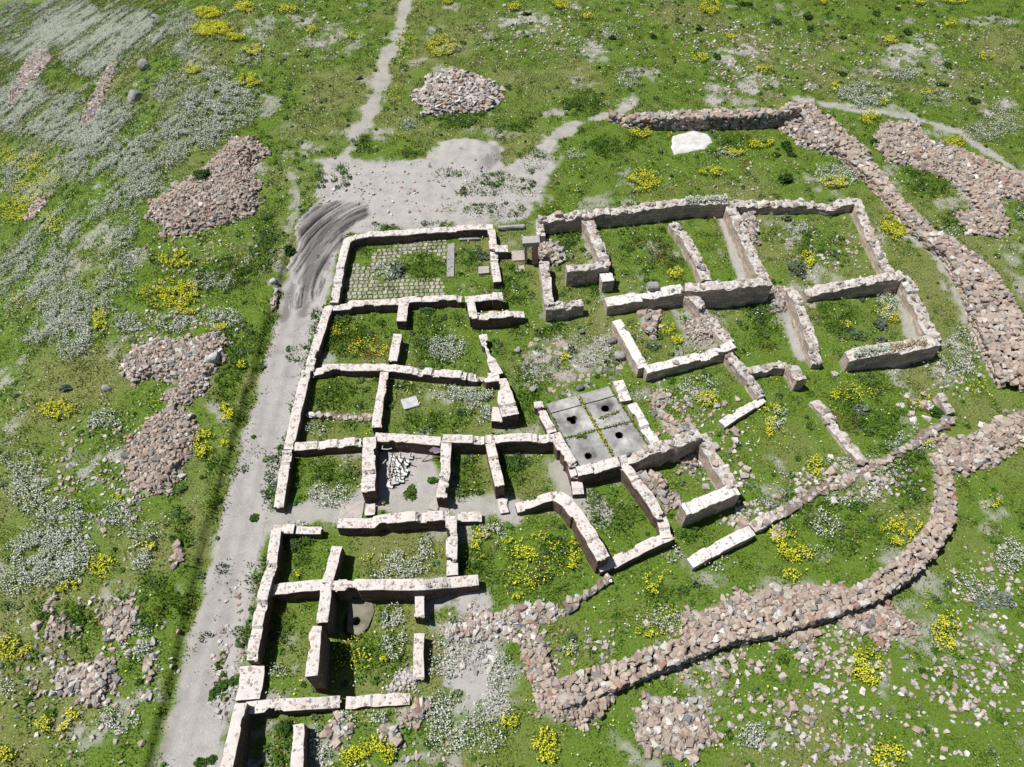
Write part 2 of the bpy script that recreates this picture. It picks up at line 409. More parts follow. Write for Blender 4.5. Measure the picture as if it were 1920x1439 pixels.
# coursed masonry (uv: metres along the wall, metres up)
def masonry_mat(name, c_a, c_b, c_m, bw=0.55, bh=0.27):
    m, nt, b = newmat(name)
    uv = nd(nt, 'ShaderNodeUVMap', uv_map='UVMap')
    P = objcoord(nt)
    dn = noise_n(nt, P, 2.0, 3)
    wob = nd(nt, 'ShaderNodeVectorMath', operation='MULTIPLY_ADD'); nt.links.new(dn.outputs['Color'], wob.inputs[0]); wob.inputs[1].default_value = (0.10, 0.07, 0); nt.links.new(uv.outputs[0], wob.inputs[2])
    br = nd(nt, 'ShaderNodeTexBrick'); nt.links.new(wob.outputs[0], br.inputs['Vector'])
    br.inputs['Scale'].default_value = 1.0; br.inputs['Brick Width'].default_value = bw; br.inputs['Row Height'].default_value = bh
    br.inputs['Mortar Size'].default_value = 0.016; br.inputs['Mortar Smooth'].default_value = 0.3
    br.inputs['Color1'].default_value = (0, 0, 0, 1); br.inputs['Color2'].default_value = (1, 1, 1, 1); br.inputs['Mortar'].default_value = (0.5, 0.5, 0.5, 1)
    br.offset = 0.45; br.squash = 1.0
    cc = ramp(nt, br.outputs['Color'], [(0.0, c_a), (0.35, tuple(0.75 * q for q in c_b)), (0.6, c_b), (1.0, tuple(min(1, 1.15 * q) for q in c_a))])
    n = noise_n(nt, P, 5.0, 6, 0.7)
    r = ramp(nt, n.outputs[0], [(0.25, (0.55, 0.53, 0.5)), (0.55, (1, 1, 1)), (0.8, (1.3, 1.27, 1.22))])
    c = mix(nt, 1.0, cc.outputs[0], r.outputs[0], 'MULTIPLY')
    c = mix(nt, br.outputs['Fac'], c, c_m)
    nt.links.new(c, b.inputs['Base Color'])
    inv = nd(nt, 'ShaderNodeMath', operation='MULTIPLY_ADD'); nt.links.new(br.outputs['Fac'], inv.inputs[0]); inv.inputs[1].default_value = -1.0; nt.links.new(n.outputs[0], inv.inputs[2])
    bump(nt, inv.outputs[0], b, 0.7, 0.05)
    return m
m_mas = masonry_mat('coursed_tuff', (0.155, 0.105, 0.082), (0.12, 0.07, 0.055), (0.19, 0.155, 0.135))
m_mas2 = masonry_mat('weathered_ashlar', (0.50, 0.395, 0.325), (0.41, 0.335, 0.285), (0.20, 0.17, 0.145), 0.62, 0.33)

# lime mortar capping with stones bedded in it
def cap_mat(name, c_mort, scale, keep, size, stains):
    m, nt, b = newmat(name)
    P = objcoord(nt)
    dn = noise_n(nt, P, 4.0, 3)
    wob = nd(nt, 'ShaderNodeVectorMath', operation='MULTIPLY_ADD'); nt.links.new(dn.outputs['Color'], wob.inputs[0]); wob.inputs[1].default_value = (0.16, 0.16, 0.0); nt.links.new(P, wob.inputs[2])
    fl = nd(nt, 'ShaderNodeVectorMath', operation='MULTIPLY'); nt.links.new(wob.outputs[0], fl.inputs[0]); fl.inputs[1].default_value = (1, 1, 0.0)
    v = nd(nt, 'ShaderNodeTexVoronoi', feature='DISTANCE_TO_EDGE'); v.inputs['Scale'].default_value = scale; nt.links.new(fl.outputs[0], v.inputs['Vector'])
    vc = nd(nt, 'ShaderNodeTexVoronoi', feature='F1'); vc.inputs['Scale'].default_value = scale; nt.links.new(fl.outputs[0], vc.inputs['Vector'])
    sc = nd(nt, 'ShaderNodeSeparateColor'); nt.links.new(vc.outputs['Color'], sc.inputs[0])
    thr = nd(nt, 'ShaderNodeMapRange'); nt.links.new(sc.outputs[0], thr.inputs[0]); thr.inputs[3].default_value = size; thr.inputs[4].default_value = size * 1.9
    cmp_ = nd(nt, 'ShaderNodeMath', operation='SUBTRACT'); nt.links.new(v.outputs['Distance'], cmp_.inputs[0]); nt.links.new(thr.outputs[0], cmp_.inputs[1])
    mask = ramp(nt, cmp_.outputs[0], [(0.0, (0, 0, 0)), (0.03, (1, 1, 1))])
    kp = nd(nt, 'ShaderNodeMath', operation='LESS_THAN'); nt.links.new(sc.outputs[1], kp.inputs[0]); kp.inputs[1].default_value = keep
    mk_ = nd(nt, 'ShaderNodeMath', operation='MULTIPLY'); nt.links.new(mask.outputs[0], mk_.inputs[0]); nt.links.new(kp.outputs[0], mk_.inputs[1])
    st = ramp(nt, sc.outputs[2], [(0.0, (0.21, 0.20, 0.192)), (0.3, (0.31, 0.262, 0.235)), (0.6, (0.36, 0.308, 0.275)), (0.85, (0.28, 0.222, 0.195)), (1.0, (0.31, 0.30, 0.29))])
    n = noise_n(nt, P, 1.3, 6, 0.7)
    mo = ramp(nt, n.outputs[0], [(0.36, stains), (0.48, c_mort), (0.8, tuple(min(0.86, 1.12 * q) for q in c_mort))])
    n2 = noise_n(nt, P, 14.0, 5, 0.7)
    r = ramp(nt, n2.outputs[0], [(0.25, (0.72, 0.70, 0.68)), (0.5, (1, 1, 1)), (0.75, (1.08, 1.08, 1.08))])
    c = mix(nt, mk_.outputs[0], mo.outputs[0], st.outputs[0])
    c = mix(nt, 1.0, c, r.outputs[0], 'MULTIPLY')
    nt.links.new(c, b.inputs['Base Color'])
    ad = nd(nt, 'ShaderNodeMath', operation='ADD'); nt.links.new(mk_.outputs[0], ad.inputs[0]); nt.links.new(n2.outputs[0], ad.inputs[1])
    bump(nt, ad.outputs[0], b, 0.5, 0.03)
    return m
m_cap = cap_mat('lime_mortar_capping', (0.45, 0.415, 0.39), 4.4, 0.30, 0.14, (0.44, 0.39, 0.36))
m_cap2 = cap_mat('rubble_core_top', (0.40, 0.375, 0.35), 5.0, 0.7, 0.08, (0.33, 0.30, 0.265))
m_cap3 = cap_mat('pale_lime_top', (0.50, 0.475, 0.45), 6.0, 0.25, 0.12, (0.40, 0.365, 0.335))

def plant_mat(name, trans=0.3, up=0.0):
    m, nt, b = newmat(name)
    at = nd(nt, 'ShaderNodeAttribute', attribute_name='Col')
    nt.links.new(at.outputs['Color'], b.inputs['Base Color'])
    b.inputs['Roughness'].default_value = 0.7
    tr = nd(nt, 'ShaderNodeBsdfTranslucent'); nt.links.new(at.outputs['Color'], tr.inputs['Color'])
    if up > 0:   # blades bend and overlap: their mean normal leans to the sky
        g = nd(nt, 'ShaderNodeNewGeometry'); vm = nd(nt, 'ShaderNodeMix', data_type='VECTOR')
        vm.inputs[0].default_value = up; nt.links.new(g.outputs['Normal'], vm.inputs[4]); vm.inputs[5].default_value = (0, 0, 1)
        nn = nd(nt, 'ShaderNodeVectorMath', operation='NORMALIZE'); nt.links.new(vm.outputs[1], nn.inputs[0])
        nt.links.new(nn.outputs[0], b.inputs['Normal'])
    ms = nd(nt, 'ShaderNodeMixShader'); ms.inputs[0].default_value = trans
    out = nt.nodes['Material Output']
    nt.links.new(b.outputs[0], ms.inputs[1]); nt.links.new(tr.outputs[0], ms.inputs[2]); nt.links.new(ms.outputs[0], out.inputs['Surface'])
    return m
m_grass = plant_mat('grass_blades', 0.30, 0.40)
m_leaf = plant_mat('weed_leaves', 0.25, 0.35)
m_white = plant_mat('white_petals', 0.2)
m_yellow = plant_mat('yellow_petals', 0.2)

def plain(name, col, rough=0.8, metal=0.0, var=0.25, scale=3.0):
    m, nt, b = newmat(name)
    P = objcoord(nt); n = noise_n(nt, P, scale, 6, 0.65)
    r = ramp(nt, n.outputs[0], [(0.3, tuple(q * (1 - var) for q in col)), (0.55, col), (0.8, tuple(min(0.9, q * (1 + var)) for q in col))])
    nt.links.new(r.outputs[0], b.inputs['Base Color'])
    b.inputs['Roughness'].default_value = rough; b.inputs['Metallic'].default_value = metal
    n2 = noise_n(nt, P, scale * 6, 4); bump(nt, n2.outputs[0], b, 0.4, 0.02)
    return m
m_slab = plain('weathered_concrete', (0.24, 0.236, 0.228), 0.85, 0, 0.5, 1.1)
nt = m_slab.node_tree; b = nt.nodes['Principled BSDF']
src = b.inputs['Base Color'].links[0].from_socket; at_ = nd(nt, 'ShaderNodeAttribute', attribute_name='Col')
nt.links.new(mix(nt, 1.0, src, at_.outputs['Color'], 'MULTIPLY'), b.inputs['Base Color'])
m_hole = plain('pit_shade_earth', (0.05, 0.045, 0.04))  # near-black colour puts the shade of the holes into the pit earth
m_rim = plain('pit_rim_stone', (0.26, 0.25, 0.24))
m_lime = plain('lime_powder', (0.44, 0.43, 0.415), 0.95, 0, 0.28, 1.4)
m_metal = plain('galvanised_plate', (0.40, 0.40, 0.39), 0.55, 0.2, 0.15)
m_rust = plain('rusty_pipe', (0.10, 0.055, 0.04), 0.7, 0.2, 0.3)
m_purple = plain('faded_purple_board', (0.27, 0.21, 0.28), 0.6, 0, 0.08)
m_dark = plain('dark_basalt', (0.13, 0.125, 0.125), 0.85, 0, 0.35)
m_grey = plain('grey_basalt', (0.24, 0.235, 0.23), 0.85, 0, 0.35)
m_core = plain('packed_rubble', (0.16, 0.125, 0.10))

# ------------------------------------------------------------------ stones
def hull_stone(seed, flat=1.0):
    r = random.Random(seed)
    bm = bmesh.new()
    for i in range(15):
        p = Vector((r.uniform(-1, 1), r.uniform(-1, 1), r.uniform(-1, 1)))
        m = max(abs(p.x), abs(p.y), abs(p.z)); p = p / m * r.uniform(0.85, 1.05)
        p.x *= 0.55; p.y *= 0.44; p.z *= 0.38 * flat
        bm.verts.new(p)
    h = bmesh.ops.convex_hull(bm, input=bm.verts)
    bmesh.ops.delete(bm, geom=[e for e in h['geom_interior'] if isinstance(e, bmesh.types.BMVert)], context='VERTS')
    bmesh.ops.triangulate(bm, faces=bm.faces)
    bm.verts.index_update()
    V = np.array([v.co[:] for v in bm.verts]); F = np.array([[v.index for v in f.verts] for f in bm.faces])
    bm.free(); return V, F
SHAPES = [hull_stone(s) for s in range(20)]

TAN = [(0.325, 0.262, 0.214), (0.295, 0.238, 0.196), (0.35, 0.288, 0.24), (0.265, 0.21, 0.172), (0.33, 0.28, 0.237)]
GREY = [(0.22, 0.208, 0.20), (0.16, 0.155, 0.155), (0.28, 0.262, 0.248)]
PALE = [(0.40, 0.374, 0.345), (0.36, 0.336, 0.312), (0.46, 0.438, 0.41)]
RED = [(0.28, 0.17, 0.13), (0.27, 0.195, 0.16)]
def palette(n, wt=0.76, wg=0.12, wp=0.06, wr=0.06):
    out = np.zeros((n, 3)); k = rng.random(n)
    for i in range(n):
        L = TAN if k[i] < wt else GREY if k[i] < wt + wg else PALE if k[i] < wt + wg + wp else RED
        out[i] = L[rng.integers(len(L))]
    return out * rng.uniform(0.82, 1.14, (n, 1))

def rotmats(n, yaw=True, tilt=0.5):
    a = rng.uniform(0, 2 * math.pi, n) if yaw is True else np.asarray(yaw, float)
    tx = rng.normal(0, tilt, n); ty = rng.normal(0, tilt, n)
    Rz = np.zeros((n, 3, 3)); Rz[:, 0, 0] = np.cos(a); Rz[:, 0, 1] = -np.sin(a); Rz[:, 1, 0] = np.sin(a); Rz[:, 1, 1] = np.cos(a); Rz[:, 2, 2] = 1
    Rx = np.zeros((n, 3, 3)); Rx[:, 0, 0] = 1; Rx[:, 1, 1] = np.cos(tx); Rx[:, 1, 2] = -np.sin(tx); Rx[:, 2, 1] = np.sin(tx); Rx[:, 2, 2] = np.cos(tx)
    Ry = np.zeros((n, 3, 3)); Ry[:, 1, 1] = 1; Ry[:, 0, 0] = np.cos(ty); Ry[:, 0, 2] = np.sin(ty); Ry[:, 2, 0] = -np.sin(ty); Ry[:, 2, 2] = np.cos(ty)
    return Rz @ Rx @ Ry

def stones_arrays(pos, size, col, yaw=True, tilt=0.5, aspect=None):
    pos = np.asarray(pos, float); n = len(pos)
    size = np.broadcast_to(np.asarray(size, float), (n,))
    R = rotmats(n, yaw, tilt); sh = rng.integers(0, len(SHAPES), n)
    Vs, Fs, Cs = [], [], []; off = 0
    for s, (SV, SF_) in enumerate(SHAPES):
        idx = np.where(sh == s)[0]
        if len(idx) == 0: continue
        A = SV[None] * size[idx][:, None, None]
        if aspect is not None: A = A * np.asarray(aspect)[None, None, :]
        A = np.einsum('nij,nvj->nvi', R[idx], A) + pos[idx][:, None, :]
        nv = len(SV)
        Vs.append(A.reshape(-1, 3)); Cs.append(np.repeat(col[idx], nv, 0))
        Fs.append((SF_[None] + (np.arange(len(idx)) * nv)[:, None, None]).reshape(-1, 3) + off); off += nv * len(idx)
    return np.concatenate(Vs), np.concatenate(Fs), np.concatenate(Cs)

def stones_obj(name, pos, size, col, parent=None, yaw=True, tilt=0.5, extra=None, aspect=None):
    V, F, C = stones_arrays(pos, size, col, yaw, tilt, aspect)
    if extra is not None:
        EV, EF, EC = extra
        F = np.concatenate([F, EF + len(V)]); V = np.concatenate([V, EV]); C = np.concatenate([C, EC])
    return mk(name, V, F, m_stone, C, None, parent)

# ------------------------------------------------------------------ rubble heaps
HEAPS = []
def heap(label, pts, h, s=(0.28, 0.5), pal=(0.76, 0.12, 0.06, 0.06), dens=1.0, group='rubble heaps', cat='stone heap', name='rubble_heap', aspect=None, spill=0.35):
    HEAPS.append((label, pts, h, s, pal, dens, group, cat, name, aspect, spill))
    g = G(pts); w = window(g, 1.0); X, Y = MX[w], MY[w]
    sd_ = poly_sd(X, Y, g); s_ = np.clip(sd_ / (0.5 * max(sd_.max(), 0.4)), 0, 1)
    Hmap[w] += 0.45 * h * (s_ * (2 - s_)) * (0.7 + 0.6 * fbm(X, Y, 1.5, 51, 2))
    Block[w] = np.maximum(Block[w], sstep(-0.15, 0.35, sd_ + 0.9 * (fbm(X, Y, 1.2, 77, 3) - 0.5)) * min(0.98, dens))
    Dirt[w] = np.maximum(Dirt[w], sstep(-0.3, 0.3, sd_) * 0.8)

heap('large tan heap of broken stone on the grassy slope left of the muddy turning place', [(433, 263), (473, 261), (497, 290), (467, 320), (480, 347), (483, 390), (430, 420), (320, 443), (283, 403), (287, 383), (333, 353), (397, 310)], 1.5)
heap('double lobed heap of tan and pale stones in the meadow left of the road', [(233, 680), (277, 647), (320, 643), (347, 653), (400, 632), (427, 643), (423, 677), (397, 707), (390, 733), (353, 760), (320, 773), (327, 743), (347, 720), (327, 710), (253, 720), (230, 697)], 1.0, pal=(0.66, 0.14, 0.15, 0.05))
heap('heap of reddish tan stones left of the road, below the double lobed heap', [(250, 832), (290, 792), (330, 772), (360, 780), (372, 830), (350, 870), (335, 905), (310, 930), (275, 930), (247, 900), (245, 860)], 0.9, pal=(0.74, 0.14, 0.04, 0.08), dens=0.95)
heap('heap of pale flat slabs and blocks alone in the meadow above the ruin', [(780, 180), (813, 145), (847, 132), (890, 143), (937, 167), (940, 190), (913, 211), (853, 215), (797, 217)], 1.4, (0.4, 0.7), (0.34, 0.12, 0.48, 0.06), aspect=(1.1, 1.0, 0.55))
heap('small heap of pale and pink stones near the lower left corner of the meadow', [(112, 1277), (160, 1250), (200, 1250), (220, 1270), (200, 1313), (180, 1323), (147, 1300), (113, 1287)], 0.5, pal=(0.55, 0.12, 0.27, 0.06))
heap('little cluster of brown stones in the grass above the lower left stone heap', [(205, 1160), (235, 1142), (255, 1160), (245, 1185), (215, 1192)], 0.25, dens=0.8)
heap('little cluster of dark tan stones at the far left edge of the lower meadow', [(80, 1135), (105, 1130), (112, 1155), (88, 1158)], 0.2, dens=0.7)
heap('thin scatter of brown stones beside the far left flower patch', [(96, 1180), (120, 1172), (132, 1192), (110, 1200)], 0.2, dens=0.7)
heap('broad tan heap at the lower left end of the curved dry stone wall', [(1010, 1298), (1057, 1287), (1140, 1297), (1150, 1320), (1107, 1353), (1050, 1353), (1012, 1335)], 0.7, (0.35, 0.55))
heap('narrow spill of stones rising to the end of the curved dry stone wall', [(985, 1205), (1010, 1200), (1032, 1240), (1050, 1285), (1015, 1290), (990, 1250)], 0.5, pal=(0.64, 0.14, 0.12, 0.10))
heap('tan stone heap cut by the bottom edge, below the curved dry stone wall', [(1190, 1330), (1230, 1308), (1280, 1318), (1330, 1350), (1335, 1380), (1300, 1412), (1250, 1402), (1200, 1382)], 0.45, (0.35, 0.58), pal=(0.66, 0.08, 0.22, 0.04))
heap('wide bank of loose stones lying against the inner side of the curved dry stone wall', [(1293, 1160), (1347, 1135), (1413, 1108), (1513, 1100), (1580, 1100), (1600, 1120), (1520, 1155), (1420, 1180), (1330, 1200), (1290, 1185)], 0.6, (0.35, 0.58), dens=1.0, pal=(0.8, 0.08, 0.08, 0.04))
heap('spill of loose stones on the outer side of the curved dry stone wall', [(1560, 1155), (1640, 1125), (1680, 1150), (1718, 1180), (1690, 1195), (1620, 1192), (1570, 1180)], 0.3, (0.33, 0.55), dens=0.9)
heap('small fan of fallen stones just outside the middle of the curved wall', [(1470, 1185), (1510, 1172), (1535, 1185), (1520, 1205), (1480, 1200)], 0.25, (0.33, 0.55), dens=0.9)
heap('heap of angular brown blocks inside the small corner room with the overgrown wall', [(1200, 893), (1235, 893), (1250, 928), (1272, 936), (1255, 952), (1235, 942), (1212, 915)], 0.7, (0.45, 0.7), pal=(0.60, 0.24, 0.04, 0.12))
heap('grey rubble fallen in the inner corner of the small overgrown room', [(1280, 852), (1300, 850), (1308, 872), (1298, 882), (1278, 876)], 0.5, (0.22, 0.38), pal=(0.3, 0.35, 0.3, 0.05))
heap('heap of grey and brown blocks standing in the white topped room', [(1200, 592), (1225, 585), (1237, 612), (1222, 634), (1203, 628)], 0.7, (0.5, 0.8), pal=(0.40, 0.38, 0.08, 0.14))
heap('slope of small rubble sliding from the broken wall into the white topped room', [(1292, 606), (1312, 590), (1330, 600), (1345, 625), (1330, 640), (1300, 632)], 0.9, (0.2, 0.36), pal=(0.55, 0.2, 0.2, 0.05))
heap('tumbled stones lying along the wall of the far grassy room', [(1396, 398), (1408, 395), (1420, 440), (1416, 462), (1404, 455)], 0.5, (0.3, 0.5), pal=(0.6, 0.25, 0.1, 0.05))
heap('rubble fallen between the tall ashlar wall and the free standing partition', [(1440, 540), (1472, 545), (1470, 590), (1452, 588), (1440, 565)], 0.7, (0.3, 0.5), pal=(0.6, 0.25, 0.1, 0.05))
heap('pile of broken blocks inside the doorway room', [(1008, 448), (1035, 455), (1062, 485), (1050, 496), (1022, 490), (1008, 480)], 0.6, (0.35, 0.6), pal=(0.6, 0.2, 0.14, 0.06))
heap('long scree of tan stones running off the right edge beyond the ruin', [(1640, 262), (1650, 236), (1722, 232), (1738, 268), (1815, 288), (1930, 345), (1940, 380), (1875, 372), (1890, 420), (1880, 442), (1815, 436), (1795, 405), (1830, 395), (1780, 340), (1730, 312), (1665, 302)], 0.8, (0.33, 0.6), pal=(0.82, 0.08, 0.06, 0.04))
heap('swollen heap of stones at the corner of the upper dry stone wall', [(1462, 236), (1478, 200), (1520, 196), (1545, 222), (1580, 252), (1625, 285), (1600, 300), (1540, 290), (1500, 270)], 1.2, (0.4, 0.7), pal=(0.72, 0.14, 0.10, 0.04))
heap('stone bank at the right edge where the curved wall begins', [(1757, 838), (1800, 825), (1860, 800), (1925, 768), (1930, 810), (1880, 850), (1830, 882), (1790, 890), (1758, 862)], 0.5, (0.38, 0.62), pal=(0.8, 0.08, 0.08, 0.04))
heap('low line of pale tumbled stones on the lower edge of the ruin', [(838, 1175), (870, 1165), (930, 1150), (985, 1134), (1030, 1138), (1060, 1150), (1000, 1168), (950, 1178), (900, 1200), (850, 1200)], 0.25, (0.25, 0.55), pal=(0.42, 0.12, 0.40, 0.06), dens=0.75)
heap('white broken mortar rubble spilled beside the low end of the partition wall', [(745, 1265), (770, 1248), (785, 1262), (770, 1290), (740, 1290)], 0.3, (0.15, 0.32), pal=(0.1, 0.1, 0.78, 0.02))
heap('row of square brown blocks half buried at the end of the low front wall', [(742, 1345), (770, 1332), (790, 1310), (812, 1310), (806, 1335), (775, 1352), (745, 1358)], 0.3, (0.4, 0.62), pal=(0.7, 0.1, 0.05, 0.15), dens=0.9)
heap('scattered pale blocks in the yellow and white flowers at the bottom', [(608, 1358), (640, 1350), (660, 1372), (630, 1395), (605, 1385)], 0.2, (0.35, 0.6), pal=(0.6, 0.1, 0.26, 0.04), dens=0.7)
heap('cluster of white and pink squared blocks at the bottom beside the yellow flowers', [(712, 1362), (730, 1352), (752, 1368), (740, 1392), (716, 1385)], 0.2, (0.4, 0.62), pal=(0.3, 0.0, 0.64, 0.06), dens=0.8)
heap('loose brown stones strewn on the grass right of the paved platform', [(1225, 738), (1250, 740), (1240, 770), (1270, 790), (1300, 800), (1292, 830), (1262, 820), (1240, 800), (1228, 770)], 0.15, (0.35, 0.6), pal=(0.66, 0.16, 0.1, 0.08), dens=0.55)
heap('grey scree patch high on the left hillside', [(30, 160), (60, 100), (82, 95), (95, 112), (70, 145), (45, 175), (25, 200), (15, 190)], 0.4, (0.35, 0.6), pal=(0.55, 0.4, 0.05, 0))
heap('thin streak of tan scree on the left hillside between pale round bushes', [(152, 235), (170, 195), (195, 145), (212, 120), (218, 125), (200, 165), (185, 215), (165, 245)], 0.3, (0.3, 0.55), pal=(0.6, 0.35, 0.05, 0), dens=0.8)
heap('small spill of tan stones low on the left hillside', [(52, 408), (68, 380), (82, 368), (80, 385), (66, 405)], 0.3, (0.3, 0.55), dens=0.8)

# ------------------------------------------------------------------ walls : (u, v, face height in px, width m) along the top centre line
WALLS = []
def W(label, style, pts, width=0.62, cat='ruined wall', group='walls of the ruin', drop=0.0):
    """style m: lime mortar capping, a: rubble top, p: pale lime top, l: low worn wall"""
    P_ = []
    for p in pts:
        u, v, hp = p[:3]; w = p[3] if len(p) > 3 else width
        h = hp / vs(v)
        x, y = plane_xy(u, v, h)
        P_.append((float(x), float(y), h, w * 0.93))
    WALLS.append((label, style, P_, cat, group))

W('long mortar capped wall on the road side of the paved room, meeting its rounded corner', 'm', [(626, 568, 15), (636, 510, 16), (645, 470, 16), (650, 452, 16), (662, 444, 16)])
W('mortar capped back wall of the paved room facing the mud', 'm', [(657, 445, 16), (680, 440, 16), (760, 436, 15), (860, 427.5, 14), (924, 425, 14)])
W('short mortar capped wall closing the paved room on the doorway side', 'm', [(921, 430, 14), (925, 468, 14), (926, 470, 9), (927, 486, 9)])
W('reddish stub of wall continuing toward the passage from the paved room', 'm', [(926, 490, 11), (933, 529, 12)])
W('short mortar capped buttress jutting into the passage by the doorway', 'm', [(928, 466, 14), (952, 465, 14)], 0.8)
W('stepped mortar capped wall between the paved room and the poppy room', 'm', [(612, 577, 11), (654, 575, 11), (658, 569, 14), (745, 565.5, 14), (770, 561, 14), (865, 558, 14)])
W('upper bar of the U shaped masonry block beside the passage', 'm', [(872, 562, 17), (922, 557, 17), (924, 555, 19, 0.85), (942, 554, 19, 0.85)])
W('short left side of the U shaped masonry block', 'm', [(882, 562, 18), (888, 593, 20)])
W('long lower bar of the U shaped masonry block with a stepped end', 'm', [(884, 591, 21), (955, 588, 20), (957, 590, 14), (983, 588, 14)], 0.66)
W('short mortar capped stub hanging down from the wall above the poppy room', 'm', [(757, 569, 14), (752, 603, 15)], 0.75)
W('detached mortar capped stub between the poppy room and the daisy room', 'm', [(746, 627, 16), (736, 677, 16)], 0.62)
W('mortar capped road side wall of the poppy room', 'm', [(616, 574, 12), (597, 632, 14), (579, 692, 13)], 0.64)
W('mortar capped road side wall of the bright green room', 'm', [(574, 694, 14), (557, 768, 15), (540, 842, 14)], 0.66)
W('end length of the long road side wall, tapering to the open gap', 'm', [(538, 845, 14), (530, 900, 14), (522, 951, 10)], 0.6)
W('stepped mortar capped wall below the poppy room and the daisy room', 'm', [(588, 699, 7), (604, 695, 9), (608, 690, 12), (640, 688, 12), (716, 688.5, 13), (800, 696, 15), (874, 703, 15)])
W('low broken stones bridging the wall gap beside the leaning wall', 'm', [(878, 707, 10), (893, 709, 9), (895, 711, 4, 0.35), (912, 712, 4, 0.35), (914, 708, 14, 0.8), (936, 706, 14, 0.8)])
W('mortar capped slanting wall with a bite taken from its side, facing the cobbled court', 'm', [(905, 628, 13, 0.62), (910, 645, 13, 0.55), (912, 650, 12, 0.22), (917, 668, 12, 0.22), (921, 676, 14, 0.65), (934, 702, 15, 0.75)])
W('wedge shaped mortar capped wall that widens toward the platform', 'm', [(943, 709, 14, 0.45), (946, 730, 18, 0.85), (949, 750, 22, 1.15), (957, 776, 24, 1.15)], 1.0)
W('low block of masonry attached to the foot of the wedge shaped wall', 'm', [(934, 764, 12, 0.75), (931, 790, 14, 0.75)])
W('partition wall hanging down between the bright green room and the grey slab room', 'm', [(721, 697, 13), (715, 735, 14), (712, 745, 14, 0.55), (706, 801, 14, 0.7)], 0.6)
W('mortar capped wall above the open end of the road side room', 'm', [(552, 838, 12), (600, 833, 12), (676, 827, 13)], 0.62)
W('wide mortar capped partition on the left of the metal scrap', 'm', [(693, 820, 20), (691, 870, 22), (690, 920, 23)], 0.85)
W('mortar capped wall behind the metal scrap', 'm', [(703, 819.5, 18), (765, 822.5, 18), (826, 827, 19)], 0.66)
W('mortar capped wall behind the narrow grassy cell', 'm', [(830, 822.5, 20), (908, 822.5, 20)], 0.62)
W('mortar capped wall running from the narrow cell to the paved platform', 'm', [(910, 821.5, 21), (1040, 820, 21)], 0.62)
W('mortar capped partition on the right of the metal scrap', 'm', [(837, 829, 19), (833, 895, 18), (832, 903, 12), (831, 912, 12), (830, 917, 18), (828, 933, 18)], 0.68)
W('notched mortar capped partition between the narrow cell and the wide green cell', 'm', [(919, 831, 21), (927, 868, 22), (937, 911, 23)], 0.62)
W('low pinkish footing in line with the notched partition', 'l', [(941, 935, 3), (946, 962, 3)], 0.6)
W('low pinkish footing in line with the wide partition by the metal scrap', 'l', [(694, 946, 4), (694, 966, 4)], 0.55)
W('mortar capped wall along the road side of the paved platform, with a lone end block', 'm', [(1009, 751, 14), (1011, 763, 14), (1013, 768, 9), (1026, 792, 11), (1036, 808, 13)], 0.62)
W('tall mortar capped wall dropping from the platform corner to a broken toe', 'm', [(1040, 812, 18), (1054, 838, 20), (1073, 869, 20), (1074, 872, 14), (1080, 892, 16), (1081, 896, 9), (1085, 926, 8)], 0.72)
W('mortar capped wall below the paved platform', 'm', [(1082, 884, 20), (1110, 877, 22), (1160, 865, 23)], 0.7)
W('ragged rubble topped wall from the platform to the overgrown corner room', 'a', [(1163, 865, 16), (1200, 852, 24), (1240, 838, 26), (1262, 832, 24), (1264, 831, 30), (1312, 812, 30)], 0.8)
W('upper part of the low lime wall on the right of the platform', 'p', [(1159, 714, 9, 0.8), (1166, 730, 9, 0.8), (1168, 735, 7, 0.75), (1174, 751, 7, 0.8)])
W('long flat lower part of the lime wall on the right of the platform', 'p', [(1184, 757, 8), (1230, 831, 8)], 0.68)
W('long mortar capped partition running down from the platform corner, broken near its foot', 'm', [(1168, 869, 20), (1198, 906, 20), (1228, 950, 18), (1236, 966, 17), (1238, 969, 11), (1242, 978, 11), (1252, 1008, 15)], 0.66)
W('mortar capped end wall of the lower grassy room', 'm', [(1148, 1056, 9), (1200, 1029, 10), (1258, 1002, 13)], 0.66)
W('short stepped mortar capped wall leading to the large bend', 'm', [(968, 953, 6), (985, 948, 7), (987, 946, 10), (1015, 936, 14), (1046, 927, 17)], 0.62)
W('heavy mortar capped wall bending down the left side of the lower grassy room', 'm', [(1044, 929, 18), (1063, 941, 20), (1082, 964, 22), (1108, 1005, 24), (1132, 1046, 25)], 0.82)
W('low block closing the corner below the heavy bending wall', 'l', [(1122, 1066, 8), (1150, 1052, 8)], 0.7)
W('overgrown lime topped wall on the right of the small corner room', 'a', [(1314, 816, 22), (1324, 838, 20), (1344, 867, 18), (1362, 894, 20), (1377, 914, 24)], 0.85)
W('high overgrown lime topped wall with a deep shaded face below the small corner room', 'p', [(1383, 915, 25), (1340, 933, 25), (1282, 956, 25)], 0.8)
W('long low lime wall standing alone on the lower right of the ruin', 'p', [(1295, 1054, 9), (1350, 1024, 9), (1410, 994, 9)], 0.7)
W('crumbled end of the long low lime wall', 'a', [(1412, 988, 8), (1438, 972, 6), (1462, 962, 4)], 0.7)
W('mortar capped wall stepping up its length above the lower left rooms', 'm', [(633, 981, 14), (700, 981, 14), (704, 977, 15), (745, 970, 18), (785, 966, 19), (806, 967, 18), (842, 965, 18)], 0.66)
W('row of low pinkish blocks continuing the stepped wall above the daisies', 'm', [(858, 969, 8), (903, 968, 7)], 0.66)
W('mortar capped partition standing between daisies and the yellow flower yard', 'm', [(846, 966, 17), (846.5, 1000, 18), (847, 1046, 17), (847.5, 1048, 11), (848, 1079, 11)], 0.68)
